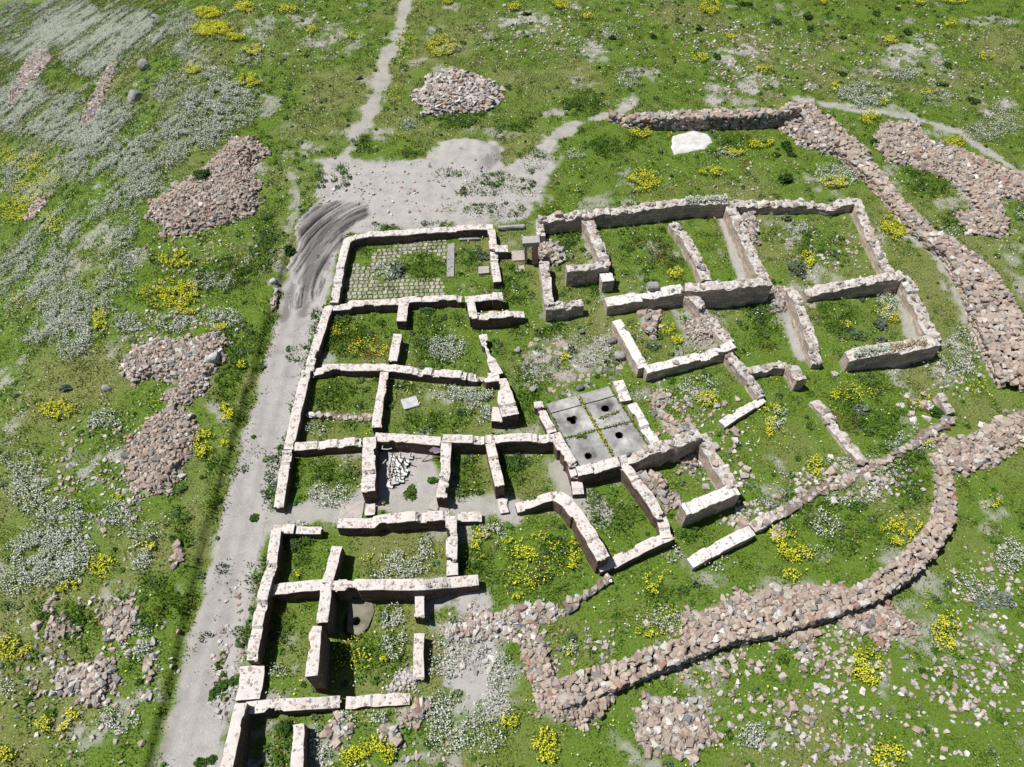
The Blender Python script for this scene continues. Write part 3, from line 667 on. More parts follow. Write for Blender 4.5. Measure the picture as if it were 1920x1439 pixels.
W('long straight mortar capped wall across the lower left rooms', 'm', [(506, 1109, 9), (519, 1106, 10), (521, 1104, 14), (600, 1096, 17), (625, 1097, 22), (795, 1096, 22), (845, 1092, 13), (897, 1087, 12)], 0.66)
W('mortar capped road side wall of the lower left rooms', 'm', [(518, 994, 14), (508, 1060, 16), (493, 1112, 18), (471, 1237, 14)], 0.62)
W('short mortar capped wall on top of the lower left rooms', 'm', [(512, 993, 10), (551, 992, 11)], 0.62)
W('three loose pinkish coping blocks extending the top of the lower left rooms', 'm', [(555, 994, 8), (571, 994.5, 8), (573, 995, 9), (602, 994.5, 9)], 0.5)
W('low wide pinkish footing by the road below the lower left rooms', 'l', [(473, 1248, 5), (464, 1312, 5)], 1.25)
W('mortar capped road side wall at the bottom edge', 'm', [(450, 1318, 14), (436, 1385, 15), (418, 1470, 15)], 0.62)
W('mortar capped front wall low across the bottom left', 'm', [(460, 1327, 8), (520, 1322, 9), (566, 1320, 8), (637, 1316, 5)], 0.62)
W('worn flush continuation of the front wall among daisies', 'l', [(648, 1317, 3), (700, 1314, 3), (768, 1312, 2)], 0.62)
W('upper partition of the lower left rooms, rising from the crossing', 'm', [(632, 1024, 16), (622, 1060, 18), (613, 1093, 20)], 0.62)
W('tall mortar capped partition below the crossing of the lower left rooms', 'm', [(611, 1102, 24), (607, 1140, 26), (604, 1168, 26)], 0.62)
W('tall offset end of the partition beside the deep green room', 'm', [(594, 1172, 30, 0.5), (591, 1186, 30), (588, 1225, 30), (584, 1268, 30)], 0.62)
W('narrow mortar capped wall on the right of the deep green room', 'm', [(787, 1107, 13), (786, 1156, 13)], 0.55)
W('lower mortar capped length ending the right wall of the deep green room', 'm', [(786, 1188, 10), (784, 1230, 9), (785, 1274, 5)], 0.58)
W('broad mortar capped stub at the bottom edge beside daisies', 'm', [(560, 1358, 9), (555, 1470, 9)], 0.6)
# north-east rooms: ashlar faces with rubble tops
W('rubble topped back wall above the doorway room and the long grassy room', 'a', [(1010, 410, 24), (1085, 402, 25), (1136, 397, 24), (1200, 390, 24), (1280, 379, 25), (1364, 376, 25)], 0.85)
W('collapsed rubble topped back wall of the far grassy room', 'a', [(1370, 383, 14), (1400, 384, 12), (1450, 382, 14), (1500, 382, 14), (1535, 388, 8), (1556, 388, 12), (1600, 375, 15)], 0.85)
W('ashlar outer wall on the right of the far grassy room', 'a', [(1606, 373, 13), (1632, 440, 15), (1655, 488, 16), (1674, 514, 17)], 0.75)
W('coursed dark faced wall above the square grassy room', 'a', [(1510, 552, 8), (1540, 541, 14), (1600, 532, 20), (1650, 522, 24), (1692, 514, 26)], 0.85)
W('tumbled outer wall on the right of the square grassy room', 'a', [(1694, 516, 20), (1712, 548, 18), (1724, 582, 13), (1738, 612, 12), (1757, 640, 16)], 0.95)
W('thick flower topped wall closing the square grassy room toward the viewer', 'a', [(1588, 668, 20, 0.95), (1630, 660, 24), (1700, 649, 27), (1756, 640, 24)], 1.05)
W('free standing ashlar partition left of the square grassy room', 'a', [(1478, 538, 18), (1497, 566, 20), (1511, 600, 20), (1525, 645, 20), (1532, 682, 10)], 0.8)
W('short pier of squared blocks below the free standing ashlar partition', 'a', [(1484, 686, 16), (1503, 714, 18)], 0.8)
W('thin low rubble wall joining the pier to the narrow lane', 'a', [(1397, 697, 12), (1440, 689, 10), (1478, 685, 12)], 0.6)
W('low rubble wall running down the lane from the white topped room', 'a', [(1364, 664, 13), (1384, 685, 13), (1403, 709, 11), (1428, 744, 9)], 0.68)
W('low lime wall turning back at the foot of the lane', 'p', [(1432, 746, 7), (1400, 766, 7), (1354, 794, 7)], 0.6)
W('upper ashlar wall on the left of the doorway room', 'a', [(1011, 413, 20), (1013, 442, 18)], 0.72)
W('lower ashlar wall on the left of the doorway room', 'a', [(1020, 489, 19), (1025, 530, 21), (1030, 574, 22)], 0.72)
W('ashlar front wall of the doorway room', 'a', [(1022, 577, 22), (1060, 573, 20), (1093, 569, 18)], 0.62)
W('ashlar wall on the right of the doorway room, lit along its flank', 'a', [(1092, 404, 22), (1107, 418, 20), (1122, 455, 21), (1134, 494, 22)], 0.85)
W('short dark faced cross wall inside the doorway room', 'a', [(1062, 504, 28), (1140, 497, 28)], 0.72)
W('stocky ashlar pier at the gate of the doorway room', 'p', [(1136, 512, 21), (1141, 528, 20)], 0.95)
W('rubble topped partition between the long grassy room and the narrow cell', 'a', [(1262, 416, 14), (1290, 455, 16), (1318, 505, 18), (1326, 526, 18)], 0.75)
W('rubble topped partition with a path at its foot', 'a', [(1369, 383, 22), (1384, 420, 22), (1400, 455, 22), (1416, 490, 22), (1432, 522, 20)], 0.85)
W('long stepped lime topped wall across the middle of the ashlar rooms', 'p', [(1136, 566, 18), (1211, 555, 18), (1213, 553, 24), (1280, 540, 24)], 0.95)
W('tall lime topped wall with a black shaded face in the middle of the ashlar rooms', 'a', [(1284, 541, 26), (1340, 538, 34), (1400, 530, 36), (1444, 526, 32)], 0.9)
W('broken rubble wall on the right of the white topped room', 'a', [(1294, 550, 20), (1312, 572, 18), (1326, 592, 8), (1340, 610, 8), (1352, 622, 14), (1370, 642, 16)], 0.9)
W('white topped wall along the lower side of the white topped room', 'p', [(1210, 693, 17), (1290, 673, 16), (1350, 657, 15), (1352, 654, 20), (1376, 645, 20)], 0.7)
W('bright white topped wall on the court side of the white topped room', 'p', [(1156, 599, 17), (1180, 640, 19), (1206, 688, 18)], 0.72)
W('long low row of reddish stones crossing the lower right grass', 'a', [(1529, 750, 6), (1548, 776, 6), (1568, 805, 6), (1590, 832, 6), (1618, 867, 5)], 0.75)
W('stump of a thin wall standing by itself near the right edge of the ruin', 'a', [(1764, 737, 12), (1772, 755, 9), (1783, 775, 6)], 0.5)

# small foundations, flush with the grass
W('faint stone footing crossing the meadow flowers toward the curved wall', 'f', [(1790, 785, 3), (1740, 812, 2), (1690, 846, 2), (1620, 884, 2), (1560, 912, 2), (1500, 938, 3), (1462, 958, 4)], 0.6)
W('faint stone footing along the lower edge of the ruin yard', 'f', [(1060, 1140, 3), (1090, 1118, 3), (1125, 1100, 3), (1140, 1085, 4)], 0.5)
W('thin buried kerb crossing the bright green room', 'f', [(578, 779, 2), (695, 783, 2)], 0.25)
W('narrow kerb of dressed stone on the road bank', 'f', [(505, 530, 4), (515, 545, 4), (505, 585, 4)], 0.4)

# mask the footprints so that nothing grows inside masonry
for (_, st, P_, _, _) in WALLS:
    pts = [(p[0], p[1]) for p in P_]; wd = max(p[3] for p in P_)
    w = window(pts, 1.6); X, Y = MX[w], MY[w]
    d = line_d(X, Y, pts)
    Block[w] = np.maximum(Block[w], sstep(wd / 2 + 0.12, wd / 2 - 0.02, d))

# paved platform with round holes
PLAT = [(1024, 757), (1141, 724), (1219, 843), (1082, 876)]
pg = [tuple(map(float, plane_xy(u, v, 0.30))) for u, v in PLAT]
w = window(pg, 1); X, Y = MX[w], MY[w]; sd_ = poly_sd(X, Y, pg)
Hmap[w] -= 1.6 * sstep(0.25, 0.6, sd_); Block[w] = np.maximum(Block[w], sstep(-0.05, 0.1, sd_))
MAN = [(654, 1124), (695, 1121), (702, 1146), (690, 1176), (672, 1192), (650, 1184)]
mg = [tuple(map(float, plane_xy(u, v, 0.08))) for u, v in MAN]
mhx, mhy = map(float, plane_xy(668, 1165, 0.08))
w = window(mg, 1); X, Y = MX[w], MY[w]; sd_ = poly_sd(X, Y, mg)
Hmap[w] -= 1.4 * sstep(0.85, 0.45, np.hypot(X - mhx, Y - mhy)); Block[w] = np.maximum(Block[w], sstep(-0.05, 0.1, sd_))

# paved floor of the upper left room
PAVE = [(662, 458), (838, 448), (832, 556), (648, 562)]
put_poly(Thin, PAVE, 0.30, 0.4, 0.2, 3)
put_poly(Thin, [(960, 640), (1040, 620), (1140, 640), (1200, 720), (1060, 740), (990, 740)], 0.25, 2, 1, 4)

Tot = np.clip(Dirt + Bare * (0.35 + 0.9 * (fbm(MX, MY, 1.2, 61, 4) > 0.5)), 0, 1)
# patchy bareness everywhere in the meadow
patch = fbm(MX, MY, 3.2, 71, 4)
Tot = np.maximum(Tot, sstep(0.60, 0.72, patch) * 0.6 * (1 - Lush))
grain = fbm(MX, MY, 0.55, 73, 2)
Tot = np.where(Dirt > 0.7, Tot, np.clip(Tot * 1.2 - 0.1, 0, 1) * sstep(0.30, 0.62, grain + 0.35 * (Tot - 0.4)))
Dry = 0.75 * np.clip(sstep(0.42, 0.74, fbm(MX, MY, 6.0, 72, 4)) * (1 - 0.8 * Lush), 0, 1)

# ------------------------------------------------------------------ ground sheet
def axis(lo, hi, a0):
    out = [a0[0]]; s = 0.5
    left = []
    x = a0[0]
    while x > lo: x -= s; left.append(x); s *= 1.25
    right = []; x = a0[-1]; s = 0.5
    while x < hi: x += s; right.append(x); s *= 1.25
    return np.concatenate([left[::-1], a0, right])
ax = axis(-900, 900, gx); ay = axis(-600, 1500, gy)
il = np.searchsorted(ax, gx[0] - 1e-6); jl = np.searchsorted(ay, gy[0] - 1e-6)
AX, AY = np.meshgrid(ax, ay)
AZ = base_h(AX, AY) - 0.02
AZ[jl:jl + NY, il:il + NX] = Hmap
C = np.zeros(AX.shape + (3,)); C[..., 0] = 0.12; C[..., 1] = 0.4
C[jl:jl + NY, il:il + NX, 0] = Tot; C[jl:jl + NY, il:il + NX, 1] = Dry; C[jl:jl + NY, il:il + NX, 2] = Mud
nx, ny = len(ax), len(ay)
idx = np.arange(nx * ny).reshape(ny, nx)
F = np.stack([idx[:-1, :-1], idx[:-1, 1:], idx[1:, 1:], idx[1:, :-1]], -1).reshape(-1, 4)
gv = np.stack([AX, AY, AZ], -1).reshape(-1, 3)
# the road and the trodden yard are sheets of their own, 1 cm above the meadow soil
def sheet(name, pts, mat, inset=0.0):
    g = G(pts); w = window(g, 0.5)
    X, Y = MX[w], MY[w]
    ins = (poly_sd(X, Y, g) + 0.3 * (fbm(X, Y, 0.9, 91, 3) - 0.5)) > inset
    m = ins[:-1, :-1] & ins[1:, :-1] & ins[:-1, 1:] & ins[1:, 1:]
    ii = np.arange(X.size).reshape(X.shape)
    Fq = np.stack([ii[:-1, :-1][m], ii[:-1, 1:][m], ii[1:, 1:][m], ii[1:, :-1][m]], -1)
    used = np.unique(Fq); re = np.full(X.size, -1); re[used] = np.arange(len(used))
    V = np.stack([X.ravel(), Y.ravel(), Hmap[w].ravel() + 0.01], -1)[used]
    Cc = np.stack([Tot[w].ravel(), Dry[w].ravel(), Mud[w].ravel()], -1)[used]
    return tag(mk(name, V, re[Fq], mat, Cc, smooth=True), None, kind='structure')
tag(mk('ground', gv, F, m_ground, C.reshape(-1, 3), smooth=True), None, kind='structure')
sheet('dirt_road', ROAD, m_ground, 0.25)
sheet('dirt_yard', YARD, m_ground, 0.5)
g = G(MUD); a = np.array(g)
xs, ys = np.meshgrid(np.arange(a[:, 0].min() - 1.5, a[:, 0].max() + 1.5, 0.05), np.arange(a[:, 1].min() - 1.5, a[:, 1].max() + 1.5, 0.05))
sd_ = poly_sd(xs, ys, g) + 1.5 * (fbm(xs, ys, 1.6, 92, 4) - 0.5)
mm = sstep(-0.5, 0.3, sd_)
r_ = np.hypot(xs - cx_, (ys - cy_) * 0.75) + 0.28 * fbm(xs, ys, 2.5, 31, 4); th = np.arctan2(ys - cy_, xs - cx_)
rut = np.minimum(np.abs(np.sin(r_ * math.pi / 0.74)) ** 0.4, 0.35 + np.abs(np.sin(r_ * math.pi / 0.41 + 1)) ** 0.35)
zz = ground(xs, ys) - 0.03 + mm * (0.12 + (0.55 * (rut - 0.6)) * sstep(0.25, 0.6, fbm(r_ * 2.2, th * 3.0, 1.0, 33, 3)) + 0.05 * (fbm(xs, ys, 0.3, 34, 2) - 0.5))
ok = sd_ > -0.55; m = ok[:-1, :-1] & ok[1:, :-1] & ok[:-1, 1:] & ok[1:, 1:]
ii = np.arange(xs.size).reshape(xs.shape)
Fq = np.stack([ii[:-1, :-1][m], ii[:-1, 1:][m], ii[1:, 1:][m], ii[1:, :-1][m]], -1)
used = np.unique(Fq); re = np.full(xs.size, -1); re[used] = np.arange(len(used))
Cm = np.stack([np.ones(xs.size), np.zeros(xs.size), (sstep(0.1, 0.8, mm + 0.5 * (fbm(xs, ys, 0.8, 35, 3) - 0.5)) * (0.25 + 0.75 * sstep(0.33, 0.62, fbm(r_ / 0.5, th * 2.2, 1.3, 37, 3)))).ravel() * 0.95], -1)[used]
tag(mk('mud', np.stack([xs.ravel(), ys.ravel(), zz.ravel()], -1)[used], re[Fq], m_ground, Cm, smooth=True), None, kind='structure')

# ------------------------------------------------------------------ build walls
def build_wall(label, style, P_, cat, group, n_):
    A = np.array(P_)
    seg = np.hypot(np.diff(A[:, 0]), np.diff(A[:, 1])); S = np.concatenate([[0], np.cumsum(seg)])
    step = 0.12
    ss = np.unique(np.concatenate([np.linspace(0, S[-1], max(3, int(S[-1] / step) + 1)), S]))
    ss = ss[np.concatenate([[True], np.diff(ss) > 0.02])]
    cx = np.interp(ss, S, A[:, 0]); cy = np.interp(ss, S, A[:, 1]); h = np.interp(ss, S, A[:, 2]); wd = np.interp(ss, S, A[:, 3])
    tx = np.gradient(cx, ss); ty = np.gradient(cy, ss); L = np.hypot(tx, ty); tx /= L; ty /= L
    # soften corners
    nx_, ny_ = -ty, tx
    sd0 = n_ * 13
    rough = {'m': 0.028, 'a': 0.13, 'p': 0.05, 'l': 0.05, 'f': 0.12}[style]
    chunk = {'m': 0.05, 'a': 0.16, 'p': 0.05, 'l': 0.06, 'f': 0.12}[style]
    h = h + chunk * (_hash(np.floor(ss / 0.75 + 3 * vnoise(ss, ss * 0, 2.0, sd0)), ss * 0, sd0 + 3) - 0.5) * 1.4 + rough * (vnoise(ss, ss * 0, 0.35, sd0 + 5) - 0.5)
    h = np.maximum(h, 0.04 if style == 'f' else 0.10)
    jl_ = (vnoise(ss, ss * 0 + 4, 0.5, sd0 + 1) - 0.5) * {'m': 0.05, 'a': 0.16, 'p': 0.06, 'l': 0.16, 'f': 0.45}[style]
    jr_ = (vnoise(ss, ss * 0 + 9, 0.5, sd0 + 2) - 0.5) * {'m': 0.05, 'a': 0.16, 'p': 0.06, 'l': 0.16, 'f': 0.45}[style]
    wl = wd / 2 + jl_; wr = wd / 2 + jr_
    if style in 'mp' and S[-1] > 2.5:
        r_w = np.random.default_rng(900 + n_); n_s = len(ss)
        for _ in range(int(1 + S[-1] / 3.2)):
            s0 = r_w.uniform(0.3, S[-1] - 0.3); L_ = r_w.uniform(0.10, 0.32); m_b = (np.abs(ss - s0) < L_ + 0.06) * r_w.uniform(0.6, 1.0, n_s)
            if r_w.random() < 0.45: h = h - m_b * r_w.uniform(0.08, 0.26)
            elif r_w.random() < 0.5: wl = wl - m_b * r_w.uniform(0.06, 0.2)
            else: wr = wr - m_b * r_w.uniform(0.06, 0.2)
        for sg_ in (0, 1):
            if r_w.random() < 0.5:
                e_ = np.where(ss < S[-1] / 2, ss, S[-1] - ss) if sg_ else ss
                m_b = sstep(0.30, 0.22, ss if sg_ == 0 else S[-1] - ss); h = h - m_b * r_w.uniform(0.05, 0.2)
        h = np.maximum(h, 0.12)
    zg = ground(cx, cy); zb = np.minimum(zg, 0) * 0 + base_h(cx, cy)
    top = zb + h
    n = len(ss); capt = 0.10 if style != 'l' else 0.05
    # masonry: both faces and ends
    zs = [-0.5, 0.0, 0.33, 0.66, 1.0]
    V, UV, F_ = [], [], []
    def face(off, sgn, wj):
        base = len(V)
        for k_, q in enumerate(zs):
            z = zb - 0.5 if k_ == 0 else zb + q * (h - capt + 0.02)
            bul = 0.02 * (vnoise(ss * 1.0 + q * 7, ss * 0 + sgn, 0.5, sd0 + 7) - 0.5)
            for i in range(n):
                V.append((cx[i] + sgn * nx_[i] * (wj[i] - 0.015 + bul[i]), cy[i] + sgn * ny_[i] * (wj[i] - 0.015 + bul[i]), z[i])); UV.append((ss[i] + off, z[i]))
        for k_ in range(len(zs) - 1):
            for i in range(n - 1):
                a = base + k_ * n + i; q = (a, a + 1, a + n + 1, a + n)
                F_.append(q if sgn < 0 else q[::-1])
    face(0, 1, wl); face(50, -1, wr)
    K = len(zs) * n
    for e, i in ((0, 0), (1, n - 1)):
        base = len(V)
        for k_ in range(len(zs)):
            for b0, uo in ((0, 0.0), (K, wd[i])):
                V.append(V[b0 + k_ * n + i]); UV.append((uo + 20 + e * 7, V[-1][2]))
        for k_ in range(len(zs) - 1):
            q = (base + 2 * k_, base + 2 * k_ + 1, base + 2 * k_ + 3, base + 2 * k_ + 2)
            F_.append(q if e else q[::-1])
    mat = {'m': m_mas, 'a': m_mas2, 'p': m_mas2, 'l': m_mas, 'f': m_core}[style]
    root = mk('stone_wall', V, F_, mat, None, np.array(UV))
    tag(root, label, cat, group)
    # capping
    prof = [(-1.0, -capt), (-1.0, -0.012), (-0.55, 0), (0.0, 0), (0.55, 0), (1.0, -0.012), (1.0, -capt)]
    m_ = len(prof); CV, CFa = [], []
    for i in range(n):
        for k_, (t, dz) in enumerate(prof):
            w_ = wl[i] if t > 0 else wr[i]
            x = cx[i] + nx_[i] * t * w_; y = cy[i] + ny_[i] * t * w_
            nz = 0.0 if k_ in (0, m_ - 1) else rough * (vnoise(np.array([x]), np.array([y]), 0.22, sd0 + 11)[0] - 0.5) * 1.3
            CV.append((x, y, top[i] + dz + nz))
    for i in range(n - 1):
        for k_ in range(m_ - 1):
            a = i * m_ + k_; CFa.append((a, a + m_, a + m_ + 1, a + 1))
    for i in (0, n - 1):
        for k_ in range(1, m_ - 2):
            q = (i * m_, i * m_ + k_, i * m_ + k_ + 1, i * m_ + m_ - 1)
            CFa.append(q if i == 0 else q[::-1])
    cm = {'m': m_cap, 'a': m_cap2, 'p': m_cap3, 'l': m_cap, 'f': m_core}[style]
    cname = {'m': 'mortar_cap', 'a': 'rubble_core', 'p': 'lime_cap', 'l': 'mortar_cap', 'f': 'packed_earth'}[style]
    # loose stones lying on a ruined top belong to the same mesh
    k2 = int(S[-1] * {'m': 0.0, 'a': 3.4, 'p': 0.35, 'l': 1.0, 'f': 8.0}[style]); extra = None
    if k2 > 1:
        t = np.sort(rng.uniform(0, S[-1], k2)); i = np.searchsorted(ss, t).clip(0, n - 1)
        o = rng.uniform(-0.85, 0.85, k2); o = np.sign(o) * np.abs(o) ** 0.6
        ww = np.where(o > 0, wl[i], wr[i])
        pos = np.stack([cx[i] + nx_[i] * o * ww * 0.8, cy[i] + ny_[i] * o * ww * 0.8, top[i] + rng.uniform(-0.06, 0.04, k2)], -1)
        extra = stones_arrays(pos, rng.uniform(0.18, 0.46, k2), palette(k2, 0.55, 0.2, 0.21, 0.04), True, 0.25)
    nb = int(S[-1] * {'m': 17, 'a': 8, 'p': 3, 'l': 12, 'f': 4}[style] * max(wd.mean() / 0.6, 0.5))
    if nb:
        t = rng.uniform(0.05, S[-1] - 0.05, nb); i = np.searchsorted(ss, t).clip(0, n - 1); o = rng.uniform(-0.84, 0.84, nb); ww = np.where(o > 0, wl[i], wr[i])
        sz = rng.uniform(0.09, 0.18, nb)
        pos = np.stack([cx[i] + nx_[i] * o * ww, cy[i] + ny_[i] * o * ww, np.interp(t, ss, top) - 0.012], -1)
        BV, BF, BC = stones_arrays(pos, sz, palette(nb, 0.60, 0.28, 0.10, 0.02) * 1.12, True, 0.06, (1, 1, 0.30))
        if extra is not None:
            BF = np.concatenate([BF, extra[1] + len(BV)]); BV = np.concatenate([BV, extra[0]]); BC = np.concatenate([BC, extra[2]])
        CFt = np.array([tt for q in CFa for tt in ((q[0], q[1], q[2]), (q[0], q[2], q[3]))])
        o_ = mk(cname, np.concatenate([np.array(CV), BV]), np.concatenate([CFt, BF + len(CV)]), cm, np.concatenate([np.ones((len(CV), 3)), BC]), None, root)
        o_.data.materials.append(m_stone)
        o_.data.polygons.foreach_set('material_index', np.concatenate([np.zeros(len(CFt), np.int32), np.ones(len(BF), np.int32)]))
    else:
        mk(cname, CV, CFa, cm, None, None, root)
    return root
for n_, wl_ in enumerate(WALLS): build_wall(*wl_, n_)

# ------------------------------------------------------------------ dry stone walls
def drywall(label, pts, rows_h, s=0.40, pal=(0.80, 0.09, 0.07, 0.04), name='dry_stone_wall'):
    Q = np.array(pts, float); hh = Q[:, 2]; X, Y = [], []
    for q in Q:
        x, y = plane_xy(q[0], q[1], q[2]); X.append(float(x)); Y.append(float(y))
    X, Y = np.array(X), np.array(Y)
    S = np.concatenate([[0], np.cumsum(np.hypot(np.diff(X), np.diff(Y)))])
    tt = np.arange(0, S[-1], s * 0.78); cx, cy = np.interp(tt, S, X), np.interp(tt, S, Y)
    tx, ty = np.gradient(cx), np.gradient(cy); L = np.hypot(tx, ty); tx /= L; ty /= L
    h = np.interp(tt, S, hh) + 0.22 * (vnoise(tt, tt * 0, 1.5, 5) - 0.5); wd = np.interp(tt, S, Q[:, 3]) * 0.88 * (1 + 0.4 * (vnoise(tt, tt * 0, 2.5, 8) - 0.5))
    pos, yaw = [], []
    for i in range(len(tt)):
        zg = float(ground(cx[i:i + 1], cy[i:i + 1])[0]); zg = min(zg, 0.25)
        n1 = max(1, int(round(h[i] / (s * 0.62))))
        cols = max(2, int(round(wd[i] / (s * 0.72))))
        for r in range(n1):
            bat = 0.10 * r / max(1, n1)
            for sg in (-1, 1):
                o = sg * (wd[i] / 2 - bat - s * 0.22)
                pos.append((cx[i] - ty[i] * o + tx[i] * rng.uniform(-.1, .1), cy[i] + tx[i] * o + ty[i] * rng.uniform(-.1, .1), zg + (r + 0.42) * h[i] / n1 - 0.08)); yaw.append(math.atan2(ty[i], tx[i]) + rng.normal(0, 0.25))
        for c in range(cols):
            o = (c + 0.5) / cols * wd[i] - wd[i] / 2
            pos.append((cx[i] - ty[i] * o + tx[i] * rng.uniform(-.15, .15), cy[i] + tx[i] * o + ty[i] * rng.uniform(-.15, .15), zg + h[i] - s * 0.22 + rng.uniform(-0.07, 0.07))); yaw.append(math.atan2(ty[i], tx[i]) + rng.normal(0, 0.8))
    pos = np.array(pos); n = len(pos)
    # added inner core blocks light; its dark colour stands for shade in gaps
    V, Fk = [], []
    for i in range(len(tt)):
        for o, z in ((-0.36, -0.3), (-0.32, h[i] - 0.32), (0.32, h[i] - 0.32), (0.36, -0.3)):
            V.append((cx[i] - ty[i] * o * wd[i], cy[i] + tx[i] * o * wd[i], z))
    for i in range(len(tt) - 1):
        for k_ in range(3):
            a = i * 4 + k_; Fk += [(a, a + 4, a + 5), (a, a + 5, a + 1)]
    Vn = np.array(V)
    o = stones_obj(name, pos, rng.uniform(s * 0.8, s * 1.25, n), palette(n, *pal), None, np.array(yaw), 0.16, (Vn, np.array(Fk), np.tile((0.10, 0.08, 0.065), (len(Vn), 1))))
    tag(o, label, 'dry stone wall', 'dry stone walls around the ruin')
    g2 = list(zip(cx, cy)); w = window(g2, 2.0); d = line_d(MX[w], MY[w], g2)
    Block[w] = np.maximum(Block[w], sstep(wd.max() / 2 + 0.2, wd.min() / 2 - 0.1, d))
    return o
drywall('straight upper dry stone wall with a shaded face above the lime patch', [(1148, 212, 0.7, 0.9), (1172, 220, 0.5, 1.0), (1186, 219, 0.9, 1.1), (1250, 216, 1.2, 1.2), (1330, 213, 1.3, 1.2), (1400, 212, 1.3, 1.2), (1455, 208, 1.4, 1.2), (1490, 202, 1.4, 1.3)], 1.2, 0.54, (0.70, 0.17, 0.09, 0.04))
drywall('long dry stone wall descending the right side, broadening toward the viewer', [(1580, 268, 1.0, 1.8), (1622, 304, 0.9, 1.7), (1650, 335, 0.8, 1.4), (1690, 383, 0.7, 1.3), (1728, 425, 0.7, 1.5), (1770, 456, 0.8, 1.9)], 0.9, 0.48)
drywall('broad flat topped end of the right hand dry stone wall', [(1768, 452, 0.8, 1.9), (1800, 470, 0.9, 2.3), (1835, 515, 0.9, 3.2), (1862, 560, 0.9, 3.6), (1880, 610, 0.9, 3.8), (1892, 660, 0.9, 3.2), (1900, 705, 0.8, 2.4), (1902, 722, 0.6, 1.8)], 0.9, 0.44)
drywall('curved dry stone wall sweeping round the lower right of the ruin', [(1766, 860, 0.5, 1.0), (1776, 900, 0.6, 1.05), (1778, 940, 0.7, 1.1), (1768, 982, 0.8, 1.15), (1742, 1020, 0.9, 1.3), (1694, 1068, 0.9, 1.3), (1625, 1112, 0.9, 1.35), (1545, 1140, 0.9, 1.4), (1440, 1168, 0.8, 1.4), (1350, 1190, 0.85, 1.4), (1260, 1225, 0.9, 1.3), (1160, 1262, 0.85, 1.3), (1085, 1290, 0.7, 1.3), (1040, 1305, 0.5, 1.3)], 0.8, 0.36)

# ------------------------------------------------------------------ heaps
for (label, pts, h, s, pal, dens, group, cat, name, aspect, spill) in HEAPS:
    g = G(pts); a = np.array(g); x0, y0 = a.min(0) - 0.7; x1, y1 = a.max(0) + 0.7
    s = (s[0] * 0.70, s[1] * 0.70); sp_ = (s[0] + s[1]) / 2 * 0.74 / math.sqrt(dens)
    xs, ys = np.meshgrid(np.arange(x0, x1, sp_), np.arange(y0, y1, sp_ * 0.85))
    xs = xs + rng.uniform(-0.42, 0.42, xs.shape) * sp_; ys = ys + rng.uniform(-0.42, 0.42, ys.shape) * sp_
    xs, ys = xs.ravel(), ys.ravel()
    sd_ = poly_sd(xs, ys, g) + 0.9 * (fbm(xs, ys, 1.2, 77, 3) - 0.5)
    keep = (sd_ > 0) | ((sd_ > -0.5) & (rng.random(len(xs)) < spill * np.clip(1 + 2 * sd_, 0, 1)))
    keep &= sample(np.where(Block > 0, Block, 0), xs, ys) > -1
    xs, ys = xs[keep], ys[keep]; n = len(xs)
    if n < 3: continue
    size = rng.uniform(s[0], s[1], n) * rng.choice([0.6, 0.85, 1.0, 1.0, 1.15, 1.5], n)
    z = ground(xs, ys) + size * 0.10
    P1 = np.stack([xs, ys, z], -1)
    k2 = rng.random(n) < 0.30 * dens
    P2 = P1[k2] + np.stack([rng.uniform(-.2, .2, k2.sum()), rng.uniform(-.2, .2, k2.sum()), np.full(k2.sum(), s[0] * 0.5)], -1)
    n3 = int(n * 1.1); q = rng.integers(0, n, n3)
    fx, fy = xs[q] + rng.uniform(-0.3, 0.3, n3), ys[q] + rng.uniform(-0.3, 0.3, n3); fs = rng.uniform(0.07, 0.17, n3)
    P3 = np.stack([fx, fy, ground(fx, fy) + rng.uniform(0.02, 0.12, n3)], -1)
    pos = np.concatenate([P1, P2, P3]); size = np.concatenate([size, size[k2] * 0.85, fs])
    o = stones_obj(name, pos, size, palette(len(pos), *pal), None, True, 0.45, None, aspect)
    tag(o, label, cat, group)

# ------------------------------------------------------------------ paved floor of upper left room
pv = [tuple(map(float, plane_xy(u, v, 0))) for u, v in PAVE]
mb = MB()
nu, nv = 19, 16
for i in range(nu):
    for j in range(nv):
        s_, t_ = (i + 0.5 + (0.25 if j % 2 else 0)) / nu, (j + 0.5) / nv
        if s_ > 0.99: continue
        x = (pv[0][0] * (1 - s_) + pv[1][0] * s_) * (1 - t_) + (pv[3][0] * (1 - s_) + pv[2][0] * s_) * t_
        y = (pv[0][1] * (1 - s_) + pv[1][1] * s_) * (1 - t_) + (pv[3][1] * (1 - s_) + pv[2][1] * s_) * t_
        if vnoise(np.array([x]), np.array([y]), 1.6, 5)[0] < 0.27: continue
        c = np.array((0.285, 0.26, 0.215)) * rng.uniform(0.7, 1.15)
        z = float(ground(np.array([x]), np.array([y]))[0])
        mb.box((x, y, z - 0.01), (0.27 * rng.uniform(.85, 1.1), 0.30 * rng.uniform(.85, 1.1), 0.1), 0.02 + rng.normal(0, 0.05), (rng.normal(0, .02), rng.normal(0, .02)), 0.02, c)
tag(mb.build('paving', m_stone), None, kind='structure')
